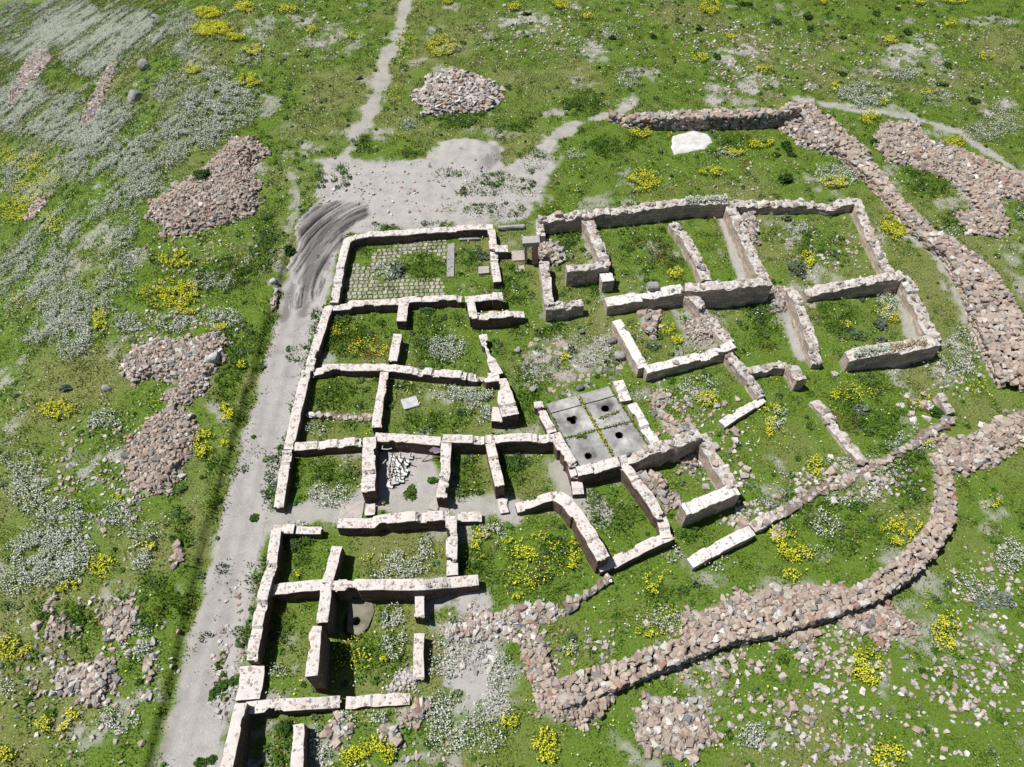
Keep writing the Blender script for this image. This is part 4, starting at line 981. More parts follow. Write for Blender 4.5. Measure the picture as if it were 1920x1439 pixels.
# cobbles of the court
cg = G([(960, 660), (1010, 625), (1090, 640), (1150, 650), (1190, 700), (1150, 715), (1060, 738), (990, 742)])
a = np.array(cg); xs, ys = np.meshgrid(np.arange(a[:, 0].min(), a[:, 0].max(), 0.42), np.arange(a[:, 1].min(), a[:, 1].max(), 0.40))
xs = (xs + rng.uniform(-.14, .14, xs.shape)).ravel(); ys = (ys + rng.uniform(-.14, .14, ys.shape)).ravel()
kp = (poly_sd(xs, ys, cg) + 1.2 * (fbm(xs, ys, 1.5, 3, 2) - 0.5) > 0.1) & (fbm(xs, ys, 1.1, 44, 2) > 0.36)
xs, ys = xs[kp], ys[kp]; n = len(xs)
o = stones_obj('cobblestones', np.stack([xs, ys, ground(xs, ys) - 0.03], -1), rng.uniform(0.28, 0.46, n), palette(n, 0.55, 0.35, 0.10, 0.0) * 0.85, None, True, 0.06, None, (1, 1.1, 0.4))
tag(o, None, kind='structure')

# ------------------------------------------------------------------ platform of four slabs
root = bpy.data.objects.new('stone_platform', None); COL.objects.link(root)
ctr = np.array(pg).mean(0); root.location = (ctr[0], ctr[1], 0)
tag(root, 'grey paved platform of four big slabs with round holes', 'platform')
holes = [(1073, 786, 0.26), (1135, 765, 0.25), (1161, 815, 0.24), (1103, 854, 0.22)]
hx = [(*map(float, plane_xy(u, v, 0.30)), r) for u, v, r in holes]
def bil(s, t):
    p = np.array(pg); return (p[0] * (1 - s) + p[1] * s) * (1 - t) + (p[3] * (1 - s) + p[2] * s) * t
n = 46
for (s0, s1, t0, t1) in ((0.005, 0.49, 0.17, 0.565), (0.51, 0.995, 0.17, 0.565), (0.005, 0.49, 0.58, 0.995), (0.51, 0.995, 0.58, 0.995), (0.005, 0.47, 0.005, 0.155), (0.485, 0.995, 0.005, 0.155)):
    Vt = []
    cx0 = bil((s0 + s1) / 2, (t0 + t1) / 2)
    hh = [q for q in hx if abs(q[0] - cx0[0]) < 1.6 and abs(q[1] - cx0[1]) < 1.9]
    inside = np.zeros((n + 1, n + 1), bool)
    for j in range(n + 1):
        for i in range(n + 1):
            p = bil(s0 + (s1 - s0) * i / n, t0 + (t1 - t0) * j / n)
            for (qx, qy, r) in hh:
                d = math.hypot(p[0] - qx, p[1] - qy); rr = r
                if abs(qx - hx[0][0]) < 0.01: rr = r * (0.75 + 0.6 * abs(math.sin(math.atan2(p[1] - qy, p[0] - qx) * 1.5 + 0.4)))
                if d < rr + 0.06 and d > 1e-6:
                    if d < rr - 0.02: inside[j, i] = True
                    p = np.array((qx, qy)) + (p - np.array((qx, qy))) / d * max(rr, d) if d >= rr - 0.06 else p
            dip = 0.0
            for (qx, qy, r) in hh: dip += 0.10 * math.exp(-(math.hypot(p[0] - qx, p[1] - qy) / 0.7) ** 2)
            Vt.append((p[0] - ctr[0], p[1] - ctr[1], 0.30 - dip + 0.015 * (vnoise(np.array([p[0]]), np.array([p[1]]), 0.6, 3)[0] - 0.5)))
    Fs = []
    for j in range(n):
        for i in range(n):
            if not (inside[j, i] or inside[j + 1, i] or inside[j, i + 1] or inside[j + 1, i + 1]):
                a_ = j * (n + 1) + i; Fs.append((a_ + n + 1, a_ + n + 2, a_ + 1, a_))
    nb = len(Vt); Vt += [(x, y, -0.35) for x, y, z in Vt]
    rimi = [(i, 0) for i in range(n)] + [(n, j) for j in range(n)] + [(i, n) for i in range(n, 0, -1)] + [(0, j) for j in range(n, 0, -1)]
    for q0, q1 in zip(rimi, rimi[1:] + rimi[:1]):
        a_ = q0[1] * (n + 1) + q0[0]; b_ = q1[1] * (n + 1) + q1[0]
        Fs.append((a_, b_, b_ + nb, a_ + nb))
    A_ = np.array(Vt); X_, Y_ = A_[:, 0] + ctr[0], A_[:, 1] + ctr[1]
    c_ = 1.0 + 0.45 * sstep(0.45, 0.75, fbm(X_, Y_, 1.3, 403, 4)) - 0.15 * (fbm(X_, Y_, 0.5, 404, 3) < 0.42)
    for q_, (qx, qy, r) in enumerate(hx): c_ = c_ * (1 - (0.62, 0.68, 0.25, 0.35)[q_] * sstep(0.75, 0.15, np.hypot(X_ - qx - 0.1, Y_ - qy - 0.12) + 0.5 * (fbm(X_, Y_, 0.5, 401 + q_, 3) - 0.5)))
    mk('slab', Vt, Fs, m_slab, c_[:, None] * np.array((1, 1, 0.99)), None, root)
for (qx, qy, r) in hx:
    V, Fk = [], []; N = 24
    for k_, (rr, z) in enumerate(((r * 1.35, 0.24), (r * 1.30, -0.2), (r * 1.3, -1.1))):
        for i in range(N):
            t = 2 * math.pi * i / N; V.append((qx - ctr[0] + rr * math.cos(t), qy - ctr[1] + rr * math.sin(t), z - 0.12))
    for k_ in range(2):
        for i in range(N):
            a_ = k_ * N + i; b_ = k_ * N + (i + 1) % N; Fk.append((a_, b_, b_ + N, a_ + N))
    for i in range(1, N - 1): Fk.append((2 * N, 2 * N + i, 2 * N + i + 1, 2 * N + i + 1))
    mk('pit_lining', V, [f for f in Fk], m_hole, None, None, root)

# manhole slab in the deep green room
root = bpy.data.objects.new('stone_cover', None); COL.objects.link(root); root.location = (mhx, mhy, 0)
tag(root, 'ochre stained concrete slab with a round manhole in the deep green room', 'cover slab')
V, Fs = [], []; N = 48
def edge_pt(t):
    best = None; dx, dy = math.cos(t), math.sin(t)
    for i in range(len(mg)):
        (x0, y0), (x1, y1) = mg[i], mg[(i + 1) % len(mg)]
        ex_, ey_ = x1 - x0, y1 - y0; den = dx * ey_ - dy * ex_
        if abs(den) < 1e-9: continue
        s_ = ((x0 - mhx) * ey_ - (y0 - mhy) * ex_) / den; u_ = ((x0 - mhx) * dy - (y0 - mhy) * dx) / den
        if s_ > 0 and -1e-6 <= u_ <= 1 + 1e-6: best = s_ if best is None else min(best, s_)
    return best or 0.6
for i in range(N):
    t = 2 * math.pi * i / N; e = max(edge_pt(t), 0.32)
    for rr, z in ((0.24, -0.5), (0.24, 0.07), (0.30, 0.10), (0.32, 0.08), (e, 0.07), (e, -0.3)): V.append((rr * math.cos(t), rr * math.sin(t), z))
for i in range(N):
    for k_ in range(5):
        a_ = i * 6 + k_; b_ = ((i + 1) % N) * 6 + k_; Fs.append((a_, b_, b_ + 1, a_ + 1))
mk('slab', V, Fs, plain('ochre_concrete', (0.17, 0.155, 0.115), 0.85, 0, 0.4, 1.5), None, None, root)
mb = MB(); mb.tube((0, 0, -1.2), (0, 0, -0.45), 0.27, 24); mb.build('pit_lining', m_hole, root)

# ------------------------------------------------------------------ doorway, thresholds, blocks
def at(u, v, z=0.0):
    x, y = plane_xy(u, v, z); return float(x), float(y), z
def block(label, u, v, size, mat, z=None, rz=0, name='stone_block', cat='stone block', tilt=(0, 0), jit=0.03, group=None):
    x, y, _ = at(u, v, size[2] / 2 + (z or 0)); zg = float(ground(np.array([x]), np.array([y]))[0]) if z is None else z
    mb = MB(); mb.box((0, 0, size[2] / 2 - 0.05), (size[0], size[1], size[2] + 0.1), rz, tilt, 0.0, (1, 1, 1))
    bm = bmesh.new()
    V = mb.v[0] 
    for p in V: bm.verts.new(p)
    bmesh.ops.convex_hull(bm, input=bm.verts)
    bmesh.ops.bevel(bm, geom=list(bm.edges), offset=min(size) * 0.12, segments=2, affect='EDGES')
    for vv in bm.verts: vv.co += Vector(rng.normal(0, jit * 0.4, 3))
    me = bpy.data.meshes.new(name); bm.to_mesh(me); bm.free(); me.materials.append(mat)
    o = bpy.data.objects.new(name, me); COL.objects.link(o); o.location = (x, y, zg)
    return tag(o, label, cat, group)
root = bpy.data.objects.new('stone_doorway', None); COL.objects.link(root); dx, dy, _ = at(995, 494); root.location = (dx, dy, 0)
tag(root, 'roofless stone doorway with a heavy lintel at the upper passage', 'doorway')
mb = MB(); mb.box((-0.38, 0.15, 0.95), (0.16, 0.55, 1.9), 0, (0, 0), 0.02, (0.36, 0.26, 0.21)); mb.build('jamb', m_stone, root)
mb = MB(); mb.box((0.30, 0.15, 0.95), (0.42, 0.62, 1.9), 0, (0, 0), 0.02, (0.36, 0.23, 0.18)); mb.build('jamb', m_stone, root)
mb = MB(); mb.box((-0.02, 0.18, 2.05), (1.25, 0.75, 0.34), 0.04, (0, 0), 0.05, (0.30, 0.28, 0.265)); mb.build('lintel', m_stone, root)
m_flag = plain('pale_flagstone', (0.31, 0.275, 0.25))
m_brown = plain('brown_tuff_block', (0.34, 0.25, 0.20))
m_pale = plain('pale_cut_stone', (0.36, 0.355, 0.345))
block('big worn threshold flagstone lying in front of the doorway', 971, 480, (1.0, 1.1, 0.12), m_flag, rz=0.1, name='flagstone', cat='flagstone')
block('square flagstone set in the grass below the doorway threshold', 975, 505, (0.7, 0.7, 0.1), m_flag, rz=0.1, name='flagstone', cat='flagstone')
block('long dark fallen beam of stone behind the passage weeds', 959, 427, (2.1, 0.34, 0.34), m_grey, rz=0.06, name='fallen_column', cat='stone beam')
block('long dark slab edging the right side of the paved room floor', 845, 488, (0.55, 3.6, 0.10), m_grey, rz=0.03, name='kerb_slab', cat='kerb slab')
block('dark kerb crossing the top of the paved room', 880, 449, (1.6, 0.2, 0.18), m_grey, rz=0.05, name='kerb_slab', cat='kerb slab')
block('pale grey cut slab lying flat in the daisy covered room', 769, 756, (1.05, 0.85, 0.14), m_pale, rz=0.35, name='stone_slab', cat='stone slab')
block('flat low masonry slab left of the reddish wall stub', 907, 508, (0.8, 0.75, 0.2), m_flag, rz=0.1, name='stone_slab', cat='stone slab')
block('dark grey square block perched on the long lime topped wall', 1224, 537, (0.8, 0.55, 0.45), m_grey, z=1.35, rz=0.1, name='stone_block', tilt=(0.15, 0.1))
block('tan loose block on the back wall of the doorway room', 1047, 401, (0.55, 0.42, 0.28), m_brown, z=1.45, rz=0.1)
block('wide bare flagstone before the opening below the wide partition', 659, 958, (1.4, 1.2, 0.10), m_flag, rz=-0.03, name='flagstone', cat='flagstone')
block('smooth ramp slab leaning at the foot of the scrap room partition', 816, 945, (0.55, 0.9, 0.12), m_flag, rz=-0.3, name='flagstone', cat='flagstone')
block('brown squared block tilted at the broken end of the long low lime wall', 1394, 982, (0.5, 0.5, 0.45), m_brown, rz=0.5, tilt=(0.2, 0.2))
block('single squared tan block in the grass right of the overgrown corner room', 1339, 838, (0.55, 0.5, 0.3), m_flag, rz=0.4)
for lab, u, v, s_, m_ in (('round dark boulder sunk in the grass at the top of the cobbled court', 1090, 624, 0.42, m_dark), ('round grey boulder at the left edge of the cobbled court', 969, 659, 0.5, m_grey), ('small black boulder touching the upper edge of the paved platform', 1086, 730, 0.5, m_dark), ('grey boulder leaning on the court side of the white topped room', 1163, 672, 0.8, m_grey), ('dark split rock by the corner of the white topped room', 1146, 642, 0.6, m_dark),
                          ('grey boulder at the lower left of the cobbled court', 1000, 734, 0.5, m_grey), ('dark grey boulder on the hillside above the bare white slope', 257, 187, 1.5, m_grey), ('grey outcrop with a shaded edge high on the hillside', 274, 128, 1.3, m_grey), ('grey boulder with a black hollow near the top of the hillside', 291, 38, 1.0, m_grey), ('dark boulder beside the grass track at the top', 673, 149, 0.6, m_dark), ('dead grey cushion like boulder in the left meadow', 204, 733, 0.6, m_grey),
                          ('white boulder on the road bank', 515, 537, 0.5, m_pale), ('big pale block at the right end of the double lobed heap', 405, 684, 0.8, m_pale), ('dark rock among the tan stones at the far left', 242, 860, 0.6, m_dark)):
    gxx, gyy = U2G(np.array([u]), np.array([v])); sv, sf = SHAPES[(int(u) * 7) % 20]
    o = mk('boulder', sv * s_ * np.array((1.1, 1.2, 1.2)), sf, m_, np.ones((len(sv), 3)))
    md = o.modifiers.new('round', 'SUBSURF'); md.levels = md.render_levels = 1; md.subdivision_type = 'CATMULL_CLARK'
    o.location = (float(gxx[0]), float(gyy[0]), float(ground(gxx, gyy)[0]) + s_ * 0.22)
    tag(o, label=lab, cat='boulder')

# white lime patch above the ruin and the small ones at the right
def lime(label, pts, h):
    g = G(pts); a = np.array(g); s_ = 0.10
    xs, ys = np.meshgrid(np.arange(a[:, 0].min() - .3, a[:, 0].max() + .3, s_), np.arange(a[:, 1].min() - .3, a[:, 1].max() + .3, s_))
    sd_ = poly_sd(xs, ys, g) + 0.35 * (fbm(xs, ys, 0.9, 12, 3) - 0.5)
    z = ground(xs, ys) - 0.12 + h * np.sqrt(np.clip(sd_ / 0.8, 0, 1)) * (0.8 + 0.4 * fbm(xs, ys, 0.8, 4, 3)) + 0.12 * sstep(0, 0.3, sd_)
    ii = np.arange(xs.size).reshape(xs.shape); ok = sd_ > -0.05; m = ok[:-1, :-1] & ok[1:, :-1] & ok[:-1, 1:] & ok[1:, 1:]
    Fq = np.stack([ii[:-1, :-1][m], ii[:-1, 1:][m], ii[1:, 1:][m], ii[1:, :-1][m]], -1)
    used = np.unique(Fq); re = np.full(xs.size, -1); re[used] = np.arange(len(used))
    o = mk('lime_heap', np.stack([xs.ravel(), ys.ravel(), z.ravel()], -1)[used], re[Fq], m_lime, None, None, None, True)
    w = window(g, 0.5); Block[w] = np.maximum(Block[w], sstep(-0.1, 0.1, poly_sd(MX[w], MY[w], g)))
    return tag(o, label, 'lime heap')
lime('flat heap of bright white lime inside the upper dry stone wall', [(1258, 255), (1300, 243), (1330, 250), (1341, 268), (1325, 282), (1290, 288), (1262, 294), (1254, 275)], 0.08)
lime('small white lime lump, upper one of the two in the right hand grass', [(1683, 755), (1697, 750), (1702, 765), (1690, 768)], 0.2)
lime('small white lime lump, lower one of the two in the right hand grass', [(1702, 782), (1718, 778), (1724, 788), (1722, 795), (1703, 794)], 0.2)

# ------------------------------------------------------------------ scrap in the open cell: plates on short pipes, a purple board
def scrap(u, v, rz, tilt, L, plate, label, z0=0.0, m=None):
    x, y, _ = at(u, v, z0)
    r = bpy.data.objects.new('metal_stand', None); COL.objects.link(r); r.location = (x, y, z0); r.rotation_euler = (tilt[0], tilt[1], rz)
    tag(r, label, 'metal stand', 'metal stands dumped in the cell')
    mb = MB(); mb.box((0, 0, 0.02), (plate, plate, 0.03)); mb.box((0, 0, -0.02), (plate * 1.0, 0.04, 0.05)); mb.build('base_plate', m or m_metal, r)
    mb = MB(); mb.tube((0, 0, 0.03), (0.05, 0.02, L), 0.028); mb.build('pipe', m_rust, r)
    return r
k_ = 0
for row, (v_, us) in enumerate(((858, (738, 752, 768)), (867, (735, 748, 760)), (876, (734, 745, 756)), (885, (732, 744, 757)), (893, (731, 743, 754)), (901, (729, 740, 752)), (910, (731,)))):
    for u_ in us:
        scrap(u_ + rng.uniform(-2, 2), v_ + rng.uniform(-2, 2), rng.uniform(-0.3, 0.3), (rng.normal(0, 0.12), rng.normal(0, 0.12)), rng.uniform(0.5, 1.0), rng.uniform(0.30, 0.44), 'square pale metal plate on a thin pipe, dumped in the open cell', 0.08 + rng.uniform(0, 0.15))
        k_ += 1
def rod(label, u0, v0, z0, u1, v1, z1, r=0.022, mat=None):
    a_, b_ = at(u0, v0, z0), at(u1, v1, z1)
    mb = MB(); mb.tube((0, 0, 0), tuple(np.array(b_) - np.array(a_)), r, 8)
    o = mb.build('metal_rod', mat or m_rust); o.location = a_
    return tag(o, label, 'metal rod', 'metal rods lying on the scrap')
rod('thin rod lying across the bare floor right of the metal stands', 762, 868, 0.1, 781, 876, 0.03)
rod('longest dark rod slanting over the top of the metal stands', 737, 850, 0.5, 758, 881, 0.5)
rod('dark rod leaning down the middle of the metal stands', 733, 860, 0.5, 741, 895, 0.4)
rod('short dark rod slanting over the right part of the metal stands', 750, 855, 0.55, 762, 866, 0.45)
rod('dark rod crossing the lower left of the metal stands', 727, 872, 0.5, 734, 912, 0.35)
for lab, uu in (('pale bent pipe against the shaded wall behind the metal stands', ((718, 836, 0.9), (716, 842, 0.8), (726, 843, 0.8), (735, 841, 0.8))), ('pale double pipe lying in shade left of the metal stands', ((717, 871, 0.4), (724, 862, 0.45)))):
    pts = [at(*q) for q in uu]; mb = MB()
    for p0, p1 in zip(pts, pts[1:]): mb.tube(tuple(np.array(p0) - pts[0]), tuple(np.array(p1) - pts[0]), 0.03, 8)
    o = mb.build('bent_pipe', m_metal); o.location = pts[0]; tag(o, lab, 'pipe')
x, y, _ = at(791, 866)
r = bpy.data.objects.new('sign_board', None); COL.objects.link(r); r.location = (x, y, 0)
tag(r, 'faded purple board on a rusty post leaning against the cell wall', 'sign board')
p1 = np.array(at(811, 847, 0.9)) - np.array((x, y, 0))
mb = MB(); mb.tube((0, 0, 0.02), tuple(p1), 0.022); mb.build('post', m_rust, r)
mb = MB(); mb.tube((0, 0, 0.02), tuple(np.array(at(823, 858, 0.05)) - np.array((x, y, 0))), 0.018); mb.build('brace', m_rust, r)
mb = MB()
quad = [np.array(at(u, v, z)) - np.array((x, y, 0)) for u, v, z in ((804, 845, 0.82), (816, 851, 0.8), (827, 848, 1.0), (825, 841, 1.25), (812, 838, 1.2))]
c_ = [q - np.array((0, 0, 0.03)) for q in quad]
mb.add(quad + c_, [(0, 1, 2, 3, 4), (9, 8, 7, 6, 5)] + [(i, 5 + i, 5 + (i + 1) % 5, (i + 1) % 5) for i in range(5)])
mb.build('board', m_purple, r)

# ------------------------------------------------------------------ loose stones: 300 individuals, the rest as one mass
SM = {}
def stone_mesh(kind, i):
    if (kind, i) not in SM:
        V, F_ = SHAPES[i % len(SHAPES)]
        pal = {'tan': TAN, 'pale': PALE, 'grey': GREY}[kind]
        c = np.array(pal[i % len(pal)]) * (0.85 + 0.3 * ((i * 37) % 10) / 10)
        SM[(kind, i)] = mk('loose_stone', V, F_, m_stone, np.tile(c, (len(V), 1)), link=False)
    return SM[(kind, i)]
def in_ell(n, u, v, ru, rv):
    t = rng.uniform(0, 2 * math.pi, n); r = np.sqrt(rng.uniform(0, 1, n)) * (0.75 + 0.5 * rng.random(n))
    return u + ru * r * np.cos(t), v + rv * r * np.sin(t)
def loose(zone, n, smin, smax, mixk, label, group):
    us, vs_ = [], []
    tot = sum(z[2] * z[3] for z in zone)
    for z in zone:
        a_, b_ = in_ell(int(n * z[2] * z[3] / tot) + 1, *z); us.append(a_); vs_.append(b_)
    us, vs_ = np.concatenate(us)[:n], np.concatenate(vs_)[:n]
    x, y = U2G(us, vs_)
    ok = sample(Block, x, y) < 0.3
    z = ground(x, y); sz = rng.uniform(smin, smax, len(x)) * rng.choice([0.8, 1, 1.25], len(x))
    for i in range(len(x)):
        if not ok[i]: continue
        kd = 'pale' if rng.random() < mixk[0] else 'grey' if rng.random() < mixk[1] else 'tan'
        o = bpy.data.objects.new('loose_stone', stone_mesh(kd, int(rng.integers(20)))); COL.objects.link(o)
        o.location = (x[i], y[i], z[i] + sz[i] * 0.16); o.rotation_euler = (rng.normal(0, .3), rng.normal(0, .3), rng.uniform(0, 6.28)); o.scale = (sz[i],) * 3
        tag(o, label, 'stone', group)
loose([(1640, 1320, 240, 90), (1500, 1400, 120, 40), (1780, 1290, 90, 60), (1420, 1300, 90, 40)], 130, 0.18, 0.33, (0.4, 0.2), 'angular stone lying loose in the grass below the curved dry stone wall', 'loose stones below the curved wall')
loose([(1560, 1240, 60, 20), (1370, 1250, 50, 15)], 26, 0.28, 0.45, (0.3, 0.1), 'stone in the strip of grass right under the curved wall face', 'loose stones right under the curved wall')
loose([(180, 1240, 140, 80), (240, 1380, 60, 50), (110, 1330, 60, 60)], 50, 0.20, 0.36, (0.3, 0.2), 'stone scattered in the weedy meadow at the lower left', 'loose stones in the lower left meadow')
loose([(338, 1045, 16, 20), (285, 1280, 8, 40), (325, 1060, 12, 8)], 18, 0.32, 0.5, (0.3, 0.05), 'block fallen on the edge of the road bank', 'blocks on the road bank')
loose([(1430, 1000, 50, 20), (1520, 940, 50, 16), (1620, 890, 60, 14), (1450, 950, 20, 20)], 36, 0.3, 0.5, (0.45, 0.1), 'stone strewn along the lower edge of the ruin toward the curved wall', 'stones strewn along the lower edge of the ruin')
loose([(1330, 920, 30, 40), (1390, 850, 25, 60), (1340, 760, 40, 30)], 20, 0.3, 0.5, (0.2, 0.1), 'stone lying in the open grass right of the platform rooms', 'stones in the grass right of the platform')
loose([(1560, 880, 20, 20), (1720, 760, 40, 30), (1580, 700, 40, 8)], 16, 0.35, 0.55, (0.5, 0.0), 'stone lying in the grass below the flower topped wall', 'stones below the flower topped wall')

def scatter_stones(name, zones, size, pal, aspect=None):
    xs, ys = [], []
    for (u, v, ru, rv, n) in zones:
        a_, b_ = in_ell(n, u, v, ru, rv); x, y = U2G(a_, b_); xs.append(x); ys.append(y)
    x, y = np.concatenate(xs), np.concatenate(ys)
    cl = fbm(x, y, 1.6, 15, 3); ok = (sample(Block, x, y) < 0.3) & (cl > 0.42)
    x, y = x[ok], y[ok]; n = len(x)
    sz = rng.uniform(size[0], size[1], n) * rng.choice([0.7, 1.0, 1.3], n)
    o = stones_obj(name, np.stack([x, y, ground(x, y) + sz * 0.12], -1), sz, palette(n, *pal), None, True, 0.35, None, aspect)
    return tag(o, None, kind='stuff')
scatter_stones('small_stones', [(1600, 1320, 340, 120, 620), (1400, 110, 140, 80, 900), (1700, 120, 200, 100, 600), (1120, 60, 180, 60, 400), (560, 60, 100, 90, 250), (150, 1250, 170, 150, 360), (200, 900, 120, 120, 500), (330, 620, 120, 60, 300),
    (900, 1200, 90, 60, 500), (1280, 780, 80, 60, 250), (1420, 970, 60, 30, 300), (1600, 900, 120, 40, 400), (1790, 700, 60, 70, 250), (1480, 340, 200, 40, 250), (1560, 480, 120, 60, 200), (1850, 1150, 80, 140, 300), (820, 360, 190, 60, 250), (440, 1250, 40, 150, 260), (1350, 880, 60, 80, 160), (640, 350, 60, 60, 80), (380, 480, 150, 60, 250), (700, 1380, 150, 60, 260), (980, 60, 100, 50, 300), (1450, 1200, 200, 50, 300), (1230, 1220, 250, 60, 200)],
    (0.10, 0.26), (0.40, 0.12, 0.46, 0.02))

# ------------------------------------------------------------------ vegetation
def blades(name, x, y, h, w, col, mat, lean=0.5, z0=None):
    n = len(x); z = ground(x, y) - 0.02 if z0 is None else z0
    a = rng.uniform(0, 2 * math.pi, n); b_ = rng.uniform(0, 2 * math.pi, n); ln = rng.uniform(0, lean, n) * h
    dx, dy = np.cos(a) * w / 2, np.sin(a) * w / 2
    V = np.empty((n, 3, 3))
    V[:, 0] = np.stack([x - dx, y - dy, z], -1); V[:, 1] = np.stack([x + dx, y + dy, z], -1)
    V[:, 2] = np.stack([x + np.cos(b_) * ln, y + np.sin(b_) * ln, z + h], -1)
    C = np.repeat(col, 3, 0)
    return V.reshape(-1, 3), np.arange(3 * n).reshape(-1, 3), C
def leaves_arr(x, y, z, s, col, tilt=0.9):
    """small four-cornered petals or leaves, tilted at random"""
    n = len(x); R = rotmats(n, True, tilt)
    q = np.array([(-.5, -.35, 0), (.5, -.35, 0), (.5, .35, 0), (-.5, .35, 0)])
    V = np.einsum('nij,vj->nvi', R, q) * s[:, None, None] + np.stack([x, y, z], -1)[:, None, :]
    return V.reshape(-1, 3), np.arange(4 * n).reshape(-1, 4), np.repeat(col, 4, 0)
def in_view(x, y, m=140):
    u, v = proj(x, y, ground(x, y)); return (u > -m) & (u < 1920 + m) & (v > -m) & (v < 1439 + m)

NG = 4000000
x = rng.uniform(GX0 + 1, GX1 - 1, NG); y = rng.uniform(4, GY1 - 2, NG)
k = in_view(x, y); x, y = x[k], y[k]
dn = 0.35 + 0.9 * fbm(x, y, 1.1, 101, 3) ** 1.2
bare = sample(Tot, x, y); lush = sample(Lush, x, y); dirt = sample(Dirt, x, y); blk = sample(Block, x, y); thin = sample(Thin, x, y); mud = sample(Mud, x, y)
p = dn * (1 - 0.85 * np.clip(bare - 0.5 * lush, 0, 1)) * (1 - np.clip(1.15 * dirt - 0.9 * lush, 0, 0.985)) * (1 - thin) + 0.5 * lush * (1 - 0.6 * dirt)
p = p * np.where((blk < 0.25) | ((blk < 0.99) & (rng.random(len(x)) < 0.25)), 1.0, 0.0) * (mud < 0.3)
k = rng.random(len(x)) < p * 0.9
x, y, lush, bare = x[k], y[k], lush[k], bare[k]; n = len(x)
t1 = fbm(x, y, 5.0, 111, 3); t2 = fbm(x, y, 1.2, 112, 3); t3 = rng.random(n); dr = sample(Dry, x, y)
gA = np.array((0.090, 0.152, 0.012)); gB = np.array((0.026, 0.070, 0.006)); gC = np.array((0.145, 0.176, 0.020)); gD = np.array((0.24, 0.22, 0.115))
w1 = sstep(0.35, 0.65, t1 + 0.25 * (t3 - 0.5))[:, None]; w2 = sstep(0.38, 0.60, 0.5 * t2 + 0.5 * fbm(x, y, 0.5, 113, 2) + 0.15 * (t3 - 0.5))[:, None]
col = gA * (1 - w1) + gC * w1; col = col * (1 - 0.8 * w2) + gB * 0.8 * w2
dk = (rng.random(n) < 0.06 + 0.24 * dr * (1 - lush) + 0.2 * bare)[:, None]; col = np.where(dk, gD * rng.uniform(0.6, 1.1, (n, 1)), col)
lk = (lush > 0.5)[:, None]; col = np.where(lk & ~dk, col * 0.55 + np.array((0.058, 0.140, 0.009)) * 0.45, col)
br_ = (sample(Brown, x, y) * (rng.random(n) < 0.7))[:, None]; col = col * (1 - br_) + np.array((0.17, 0.115, 0.035)) * br_
col *= rng.uniform(0.84, 1.18, (n, 1))
hgt = rng.uniform(0.07, 0.19, n) * (0.8 + 0.9 * lush) * (0.35 + 2.2 * np.clip(fbm(x, y, 0.7, 114, 2) - 0.2, 0, 1))
V, F_, C = blades('grass', x, y, hgt, rng.uniform(0.05, 0.12, n), col, m_grass, 1.3)
tag(mk('grass', V, F_, m_grass, C), None, kind='stuff')

# broad leaved weeds in clumps
NW = 60000
x = rng.uniform(GX0 + 1, GX1 - 1, NW); y = rng.uniform(4, GY1 - 2, NW)
k = in_view(x, y, 60); x, y = x[k], y[k]
lush = sample(Lush, x, y); blk = sample(Block, x, y); bare = sample(Tot, x, y); thin = sample(Thin, x, y)
k = (blk < 0.2) & (rng.random(len(x)) < 0.06 + 0.8 * lush * (fbm(x, y, 1.0, 5, 2) > 0.42) + 0.10 * (fbm(x, y, 4.0, 6, 2) > 0.55)) & (bare - lush < 0.6) & (thin < 0.3)
x, y, lush = x[k], y[k], lush[k]; n = len(x); per = 26
rad = rng.uniform(0.12, 0.38, n) * (0.85 + 0.3 * lush)
cc = np.where(rng.random((n, 1)) < 0.3, np.array((0.060, 0.095, 0.042)), np.array((0.042, 0.100, 0.010))) * rng.uniform(0.7, 1.4, (n, 1))
cx = np.repeat(x, per); cy = np.repeat(y, per); rr = np.repeat(rad, per); m = len(cx)
a = rng.uniform(0, 2 * math.pi, m); q = np.sqrt(rng.random(m)) * rr; zz = np.sqrt(np.maximum(rr ** 2 - q ** 2, 0)) * rng.uniform(0.3, 1.0, m)
lx, ly = cx + q * np.cos(a), cy + q * np.sin(a)
V, F_, C = leaves_arr(lx, ly, ground(lx, ly) + zz, rng.uniform(0.07, 0.15, m), np.repeat(cc, per, 0) * rng.uniform(0.7, 1.35, (m, 1)), 0.6)
tag(mk('weeds', V, F_, m_leaf, C), None, kind='stuff')

